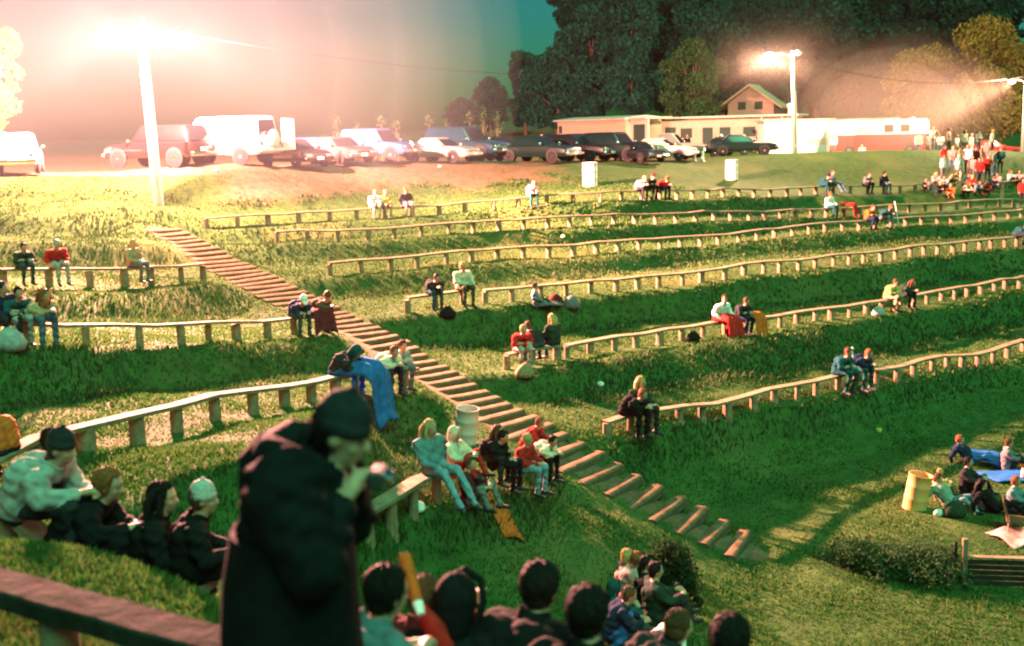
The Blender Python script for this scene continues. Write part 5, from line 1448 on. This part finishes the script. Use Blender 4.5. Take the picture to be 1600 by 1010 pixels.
# the row of heads along the bottom edge
GB = 'dark figures along the bottom edge'
o, q = near(606, 926, 335, 'near_sit', .7, 'pale_blue', 'jeans', ('short', 'dark'), 'person in pale blue jacket cut by the bottom edge beside the large dark figure', group=GB)
o, q = near(664, 932, 285, 'near_hold_up', 1.0, 'maroon', 'jeans', ('short', 'brown'), 'person in dark red jacket holding up an orange tube at the bottom edge', group=GB, scale=.95)
near(718, 938, 290, 'near_sit_upright', 1.2, 'black', 'black', ('hood', 'black'), 'figure in black hood at the bottom edge, left of the bare-necked one', group=GB, scale=1.15)
near(845, 918, 285, 'near_sit', 1.0, 'black', 'black', ('short', 'dark'), 'dark figure with short black hair and bare neck at the bottom edge', group=GB, scale=1.12)
near(920, 958, 315, 'near_sit_upright', 1.15, 'black', 'charcoal', ('short', 'dark'), 'dark round headed figure in the middle of the bottom edge', group=GB, scale=1.1)
near(1062, 978, 215, 'near_sit', .3, 'charcoal', 'black', ('bob', 'brown'), 'brown haired figure turned right at the bottom edge', group=GB, scale=.95)
near(1142, 1000, 330, 'near_sit_upright', 1.2, 'black', 'black', ('short', 'dark'), 'dark crown of a head alone at the bottom edge, furthest right', group=GB)
# orange tube held up
a, b = V(P(632, 868, 292)), V(P(652, 940, 300))
t = thing('foam_tube', 'orange foam tube held up at the bottom edge', 'tube', b)
m = MB(); m.tube([(0, 0, 0), (a - b) * .5, a - b], [.030, .033, .034], 14); m.build('shaft', C('orange'), t, smooth=30)
m = MB(); m.tube([(b - a) * .28, (b - a) * .02], [.022, .030], 12); m.build('grip', WHITEP, t, smooth=30)
m = MB(); m.tube([(a - b) * 1.003, (a - b) * 1.06], [.028, .02], 12); m.build('tip', DARKMETAL, t)
m = MB(); e_ = V(b) + V((.06, .0, -.02)); m.tube([V((.02, 0, -.04)), V((.08, .02, -.16)), V((.13, .05, -.28))], [.03, .06, .07], 12); m.build('streamer', C('red'), t, smooth=60)
# the group in the lower middle
GM = 'people on the slope in the lower middle'
head_at(981, 868, 'ground_knees_up', .25, 'pink', 'cream', H['blond'], 'pale pinkish fair haired person at the back left of the lower middle group', group=GM, scale=1.1)
head_at(997, 872, 'ground_knees_up', .2, 'cream', 'tan', H['red'], 'person in cream top with reddish fair hair in the lower middle group', group=GM, scale=1.1)
head_at(1010, 879, 'ground_knees_up', .1, 'black', 'black', H['dark'], 'person in black between the cream top and the dark green coat', group=GM, scale=1.1)
head_at(1025, 890, 'ground_knees_up', .15, 'dark_green', 'charcoal', H['dark'], 'person in dark green coat nearest the bush in the lower middle group', group=GM, scale=1.18)
head_at(961, 916, 'ground_knees_up', .1, 'teal', 'teal', ('hood', 'teal'), 'child in teal hood at the left of the lower middle group', group=GM, scale=.95)
head_at(984, 928, 'crouch', .0, 'navy', 'blue', H['brown'], 'person in navy and bright blue crouching low in the lower middle group', group=GM, scale=1.1)
on_ground(1018, 1040, 'bend_forward', -.5, 'white', 'white', ('bob', 'red'), 'person in white shirt and pale trousers with auburn hair, bending over', s=112, group=GM, scale=.8)
# on the lawn at the right
GW = 'people on the lawn at the right'
mat_cloth(G(1590, 745), 1.1, 1.7, .1, 'blue', 'blue ground mat on the lawn at the right edge', seed=2)
mat_cloth(G(1597, 842), .9, 1.2, .3, 'pink', 'pale pink blanket on the lawn above the board fence', seed=5, fold=.05)
on_ground(1515, 725, 'ground_lean_back', -.5, 'navy', 'blue', H['red'], 'person with auburn hair under a bright blue rug on the lawn', group=GW, scale=1.05)
g = G(1512, 722); drape(g + V((.0, .0, .03)), -.5, 'blue', 'bright blue rug over the legs of the auburn haired person on the lawn', L=.95, drop=.12, w=.36, seed=9, name='rug')
mat_cloth(G(1546, 718) + V((0, 0, .34)), .30, .42, -.5, 'white', 'white square of cloth lying on the bright blue rug', name='towel', seed=7)
on_ground(1572, 735, 'ground_knees_up', -.3, 'grey', 'charcoal', H['brown'], 'person in grey sitting on the blue ground mat', group=GW)
drape(G(1590, 735) + V((0, 0, .0)), -.3, 'orange', 'orange rug over knees at the right edge of the lawn', L=.6, drop=.1, w=.25, seed=11, name='rug')
drape(G(1596, 748) + V((0, 0, -.05)), -.5, 'pink', 'pink rug heaped at the right edge of the lawn', L=.5, drop=.1, w=.24, seed=12, name='rug')
on_ground(1466, 775, 'ground_knees_up', .2, 'yellow', 'grey', H['blond'], 'fair haired child in yellow right behind the buff barrel', group=GW, scale=.8)
on_ground(1482, 792, 'ground_lean_back', -.7, 'grey_green', 'pale_jeans', H['brown'], 'person in grey green top and pale jeans leaning back by the buff barrel', group=GW, scale=1.05)
on_ground(1508, 770, 'ground_knees_up', -.6, 'charcoal', 'black', H['dark'], 'person in charcoal hugging knees behind the pale jeans', group=GW, scale=1.05)
on_ground(1552, 800, 'ground_lean_back', -.4, 'black', 'black', LG['dark'], 'person in black with long dark hair leaning back on the lawn', group=GW, scale=1.05)
on_ground(1582, 800, 'ground_knees_up', -.6, 'pale_blue', 'jeans', H['red'], 'person in pale blue at the right edge above the pink blanket', group=GW)
bag(G(1492, 808), 'dark_green', 'dark green bag on the lawn below the pale jeans', .42, 21)
bag(G(1466, 806), 'white', 'small white bag on the lawn right of the buff barrel', .18, 22)
bag(G(1535, 790), 'cream', 'small cream bag on the lawn between the seated people', .22, 23)
def folding_chair():
    p = G(1588, 832); t = thing('camp_chair', 'low brown camp chair at the right edge of the lawn', 'chair', p, -.4)
    m = MB(); m.box((0, 0, .3), (.45, .5, .03), bev=.01); m.build('seat', C('brown'), t)
    m = MB(); m.box((-.25, 0, .55), (.03, .5, .45), Matrix.Rotation(rad(-15), 3, 'Y'), bev=.01); m.build('backrest', C('brown'), t)
    for x in (-.2, .2):
        for y in (-.23, .23):
            m = MB(); m.tube([(x, y, -.03), (x * .9, y, .29)], .014, 6); m.build('leg', STEEL, t)
folding_chair()
# people standing among the cars
GP = 'people standing among the parked cars'
for px, s, pose, h, top, legs, hair, lab in [(1058, 21.0, 'stand_easy', -1.4, 'navy', 'black', H['red'], 'person in navy standing behind the cream saloon, left of a pair'), (1073, 21.0, 'stand_pockets', -1.6, 'black', 'black', H['red'], 'person in black standing behind the cream saloon, right of a pair'),
        (1118, 20.4, 'stand_arms_folded', -1.2, 'brown', 'charcoal', H['brown'], 'person in brown standing between the two saloons by the flat roofed building'), (1126, 20.2, 'stand_easy', -1.0, 'maroon', 'charcoal', ('cap', 'white'), 'person in maroon with white cap by the flat roofed building'),
        (847, 23.4, 'stand_easy', -1.5, 'charcoal', 'black', H['red'], 'person standing behind the dark green saloon roof'), (585, 25.8, 'stand_pockets', -1.2, 'charcoal', 'grey', H['blond'], 'person standing behind the light blue utility vehicle')]:
    q = place(px, 250, s); person(pose, q, h, top, legs, hair, lab, group=GP)
# the hazy crowd at the far right
crowd = [ # px, py of the feet, pose, heading, top, legs, hair, words
 (1302,246,'stand_easy','white','grey','blond','white person standing before the tail of the fire engine'),
 (1348,247,'crouch','white','white','blond','small white figure crouching before the fire engine'),
 (1448,252,'stand_easy','pale_grey','grey','brown','pale grey figure at the nose of the fire engine'),
 (1457,262,'stand_pockets','pink','grey','blond','pink figure in front of the fire engine bumper'),
 (1468,254,'stand_arms_folded','white','jeans','brown','white figure with folded arms, back row of the hazy crowd'),
 (1480,258,'stand_easy','pink','charcoal','red','pink figure with auburn hair, back row of the hazy crowd'),
 (1493,252,'walk','white','tan','blond','white figure walking at the back of the hazy crowd'),
 (1505,256,'stand_pockets','cream','grey','brown','cream figure at the back of the hazy crowd'),
 (1516,252,'stand_easy','white','white','grey','white haired figure in white at the back of the hazy crowd'),
 (1527,258,'stand_arms_folded','pale_grey','jeans','dark','pale figure with dark hair and jeans in the hazy crowd'),
 (1538,266,'stand_easy','pink','pink','brown','figure all in pink in the hazy crowd'),
 (1472,284,'stand_easy','white','grey','brown','bright white figure in the middle of the hazy crowd'),
 (1484,290,'crouch','tan','brown','brown','tan figure crouching in the middle of the hazy crowd'),
 (1496,284,'stand_pockets','white','cream','grey','largest bright white figure in the middle of the hazy crowd'),
 (1508,292,'crouch','teal','grey','brown','teal figure crouching beside the brightest white one'),
 (1518,284,'stand_easy','pink','grey','brown','pale pink figure in the middle of the hazy crowd'),
 (1530,288,'walk','red','charcoal','dark','red jacket walking through the hazy crowd'),
 (1542,284,'stand_arms_folded','red','navy','brown','red jacket with folded arms and navy trousers in the crowd'),
 (1552,276,'stand_easy','grey','jeans','red','grey figure with auburn hair right of the red jackets'),
 (1562,272,'stand_pockets','teal','charcoal','brown','teal figure near the right edge of the crowd'),
 (1540,306,'crouch','red','red','red','figure all in red crouching at the front of the crowd'),
 (1525,304,'crouch','pale_blue','grey','brown','pale blue figure crouching at the front of the crowd'),
 (1488,312,'crouch','orange','tan','blond','orange figure crouching at the front left of the crowd'),
 (1463,306,'crouch','charcoal','teal','blond','charcoal figure crouching at the front left of the crowd'),
 (1448,300,'crouch','grey','grey','dark','grey figure crouching leftmost at the front of the crowd'),
 (1506,308,'crouch','cream','brown','red','cream figure crouching at the front of the crowd'),
 (1578,286,'ground_knees_up','white','charcoal','red','white shirted figure sitting on the bright grass at the right edge'),
 (1592,288,'ground_knees_up','pink','black','dark','pink figure sitting at the right edge beside the white shirt'),
 (1434,253,'stand_easy','cream','jeans','red','cream figure with auburn hair beside the fire engine nose'),
 (1474,268,'stand_pockets','red','grey','brown','red figure in the second row of the hazy crowd, far left of the red jackets'),
 (1487,270,'walk','pink','jeans','blond','pink figure walking in the second row of the hazy crowd'),
 (1499,268,'stand_arms_folded','tan','charcoal','dark','tan figure with folded arms in the second row of the hazy crowd'),
 (1511,271,'stand_easy','white','navy','red','white figure in navy trousers in the second row of the hazy crowd'),
 (1523,270,'stand_pockets','maroon','grey','brown','dark red figure in the second row of the hazy crowd'),
 (1548,260,'stand_easy','cream','charcoal','blond','cream figure in front of the red and pale car'),
 (1560,292,'crouch','pink','jeans','red','pink figure in jeans crouching right of the red jackets'),
 (1548,298,'crouch','navy','grey','dark','navy figure crouching behind the one all in red'),
 (1514,298,'crouch','red','brown','blond','fair haired red figure crouching in the crowd'),
 (1477,298,'crouch','pale_grey','jeans','brown','pale grey figure crouching at the front left of the crowd'),
 (1460,292,'crouch','pink','grey','blond','fair pink figure crouching at the left of the crowd'),
 (1597,322,'stand_easy','red','charcoal','dark','red figure cut by the right edge below the crowd'),
]
rr = random.Random(4)
for px, py, pose, top, legs, hr, lab in crowd:
    q = G(px, py) if py > 262 else place(px, py, 22.0 - (262 - py) * .12)
    person(pose, q, rr.uniform(-2.4, -.6), top, legs, ('short', hr) if rr.random() < .7 else ('long', hr if hr != 'grey' else 'blond'), lab, group='hazy crowd at the far right', scale=rr.uniform(.92, 1.05))
# litter on the grass
for i, (px, py, col, lab) in enumerate([(938, 604, 'white', 'white scrap of litter on the bank left of the dark couple'), (1297, 498, 'orange', 'orange scrap of litter below the fifth bench'), (1362, 612, 'cream', 'cream scrap of litter under the lowest bench'), (1373, 676, 'yellow', 'yellow scrap of litter on the lawn edge'),
                                  (1156, 982, 'orange', 'orange scrap of litter at the bottom edge'), (338, 268, 'white', 'white scrap on the ground behind the dark maroon vehicle'), (687, 262, 'white', 'white scrap on the bare soil bank'), (880, 372, 'cream', 'cream scrap on the terrace between the second and third benches')]):
    p = G(px, py); m = MB(); r2 = random.Random(i)
    m.loft([[(.09 * k * math.cos(a) + r2.uniform(-.02, .02), .07 * k * math.sin(a) + r2.uniform(-.02, .02), z) for a in [2 * PI * q / 9 for q in range(9)]] for k, z in [(.6, .0), (1.1, .05), (.9, .11), (.3, .14)]])
    o = m.build('litter', C(col)); o.location = p; tag(o, lab, 'litter')
# ------------------------------------------------------------------ sky, air, exposure
W = bpy.data.worlds.new('World'); SC.world = W; W.use_nodes = True
wn = W.node_tree; bg = wn.nodes['Background']
sky = wn.nodes.new('ShaderNodeTexSky'); sky.sky_type = 'NISHITA'; sky.sun_disc = False
sky.sun_elevation = rad(3); sky.sun_rotation = rad(200); sky.air_density = 1.0; sky.dust_density = .5; sky.ozone_density = 3
mul = wn.nodes.new('ShaderNodeMix'); mul.data_type = 'RGBA'; mul.blend_type = 'MULTIPLY'; mul.inputs[0].default_value = 1
mul.inputs[7].default_value = (.10, .85, .72, 1)
wn.links.new(sky.outputs[0], mul.inputs[6]); wn.links.new(mul.outputs[2], bg.inputs['Color'])
bg.inputs['Strength'].default_value = .15

hz = MB(); hz.box((0, 190, 22), (620, 420, 68));  # box of thin haze, added so the lamps get a lens-like glow
HZ = bpy.data.materials.new('glow_haze'); HZ.use_nodes = True
hn = HZ.node_tree; hn.nodes.remove(hn.nodes['Principled BSDF'])
pv = hn.nodes.new('ShaderNodeVolumePrincipled')
pv.inputs['Color'].default_value = (1, .85, .95, 1); pv.inputs['Density'].default_value = .00002; pv.inputs['Anisotropy'].default_value = .25
hn.links.new(pv.outputs[0], hn.nodes['Material Output'].inputs['Volume'])
ho = hz.build('haze', HZ); tag(ho, 'thin haze added for the lens glow round the lamps', 'haze', kind='stuff')

# air volumes: added mist for the glare and bloom of two lamps, and smoke
def mist(name, label, c, r, col, g, shells):
    mb = MB(); ms = []
    for k, (rad_, hollow, dens) in enumerate(shells):
        m = bpy.data.materials.new(name); m.use_nodes = True; n = m.node_tree; n.nodes.remove(n.nodes['Principled BSDF'])
        v = n.nodes.new('ShaderNodeVolumePrincipled'); v.inputs['Color'].default_value = (*col, 1); v.inputs['Anisotropy'].default_value = g; v.inputs['Density'].default_value = dens
        n.links.new(v.outputs[0], n.nodes['Material Output'].inputs['Volume']); ms.append(m)
        mb.ball((0, 0, 0), (rad_,) * 3, nu=96, nv=48, mi=k)
        if hollow:
            q = len(mb.f); mb.ball((0, 0, 0), (hollow,) * 3, nu=80, nv=40, mi=k)
            mb.f[q:] = [f[::-1] for f in mb.f[q:]]
    me = bpy.data.meshes.new(name); me.from_pydata(mb.v, [], mb.f)
    for m in ms: me.materials.append(m)
    me.polygons.foreach_set('material_index', mb.m); me.polygons.foreach_set('use_smooth', [True] * len(mb.f)); me.update()
    o = link(name, me); o.location = c; o.scale = r
    return tag(o, label, 'mist', kind='stuff')
mist('mist', 'pink lens glare of the tall pole lamp, shaped as added mist shells', Vector(P(225, 100, 37)), (16, 16, 15), (.80, .92, 1.0), .1, [(.70, .18, .00019), (.80, .34, .00029), (.90, .50, .0004), (1.0, .66, .0004)])  # added shells, denser outwards, imitating a broad lens glare
mist('smoke', 'orange smoke drifting in front of the right hand tree', Vector(P(1388, 200, 20.5)), (9.6, 7, 8), (1, .8, .72), .2, [(.98, 0, .0014), (.88, 0, .003), (.76, 0, .006), (.62, 0, .010), (.45, 0, .014)])
mist('mist', 'warm bloom of the arm lamp on the slim pole, made with added mist', base2 + V((-1.6, -.3, hR - .5)), (6, 6, 6), (1, .9, .85), .1, [(.98, 0, .0003), (.7, 0, .0006), (.45, 0, .0010)])  # added ball of mist that gives this lamp its bloom
# green fill light, added to lift the shaded banks; no such source in the scene
sl = bpy.data.lights.new('green_fill', 'SUN'); sl.energy = 4.3; sl.angle = rad(50); sl.color = (.26, 1.0, .52)
so_ = bpy.data.objects.new('green_fill', sl); COL.objects.link(so_)
so_.rotation_euler = Vector((-.25, .45, -.85)).to_track_quat('-Z', 'Y').to_euler()

SC.view_settings.view_transform = 'Standard'; SC.view_settings.look = 'None'
SC.view_settings.exposure = 0.0; SC.view_settings.gamma = 1.0
SC.render.engine = 'CYCLES'
SC.cycles.max_bounces = 5; SC.cycles.diffuse_bounces = 3; SC.cycles.glossy_bounces = 2; SC.cycles.volume_bounces = 0
SC.cycles.sample_clamp_indirect = 4.0
SC.cycles.use_denoising = True
SC.cycles.filter_width = 2.2
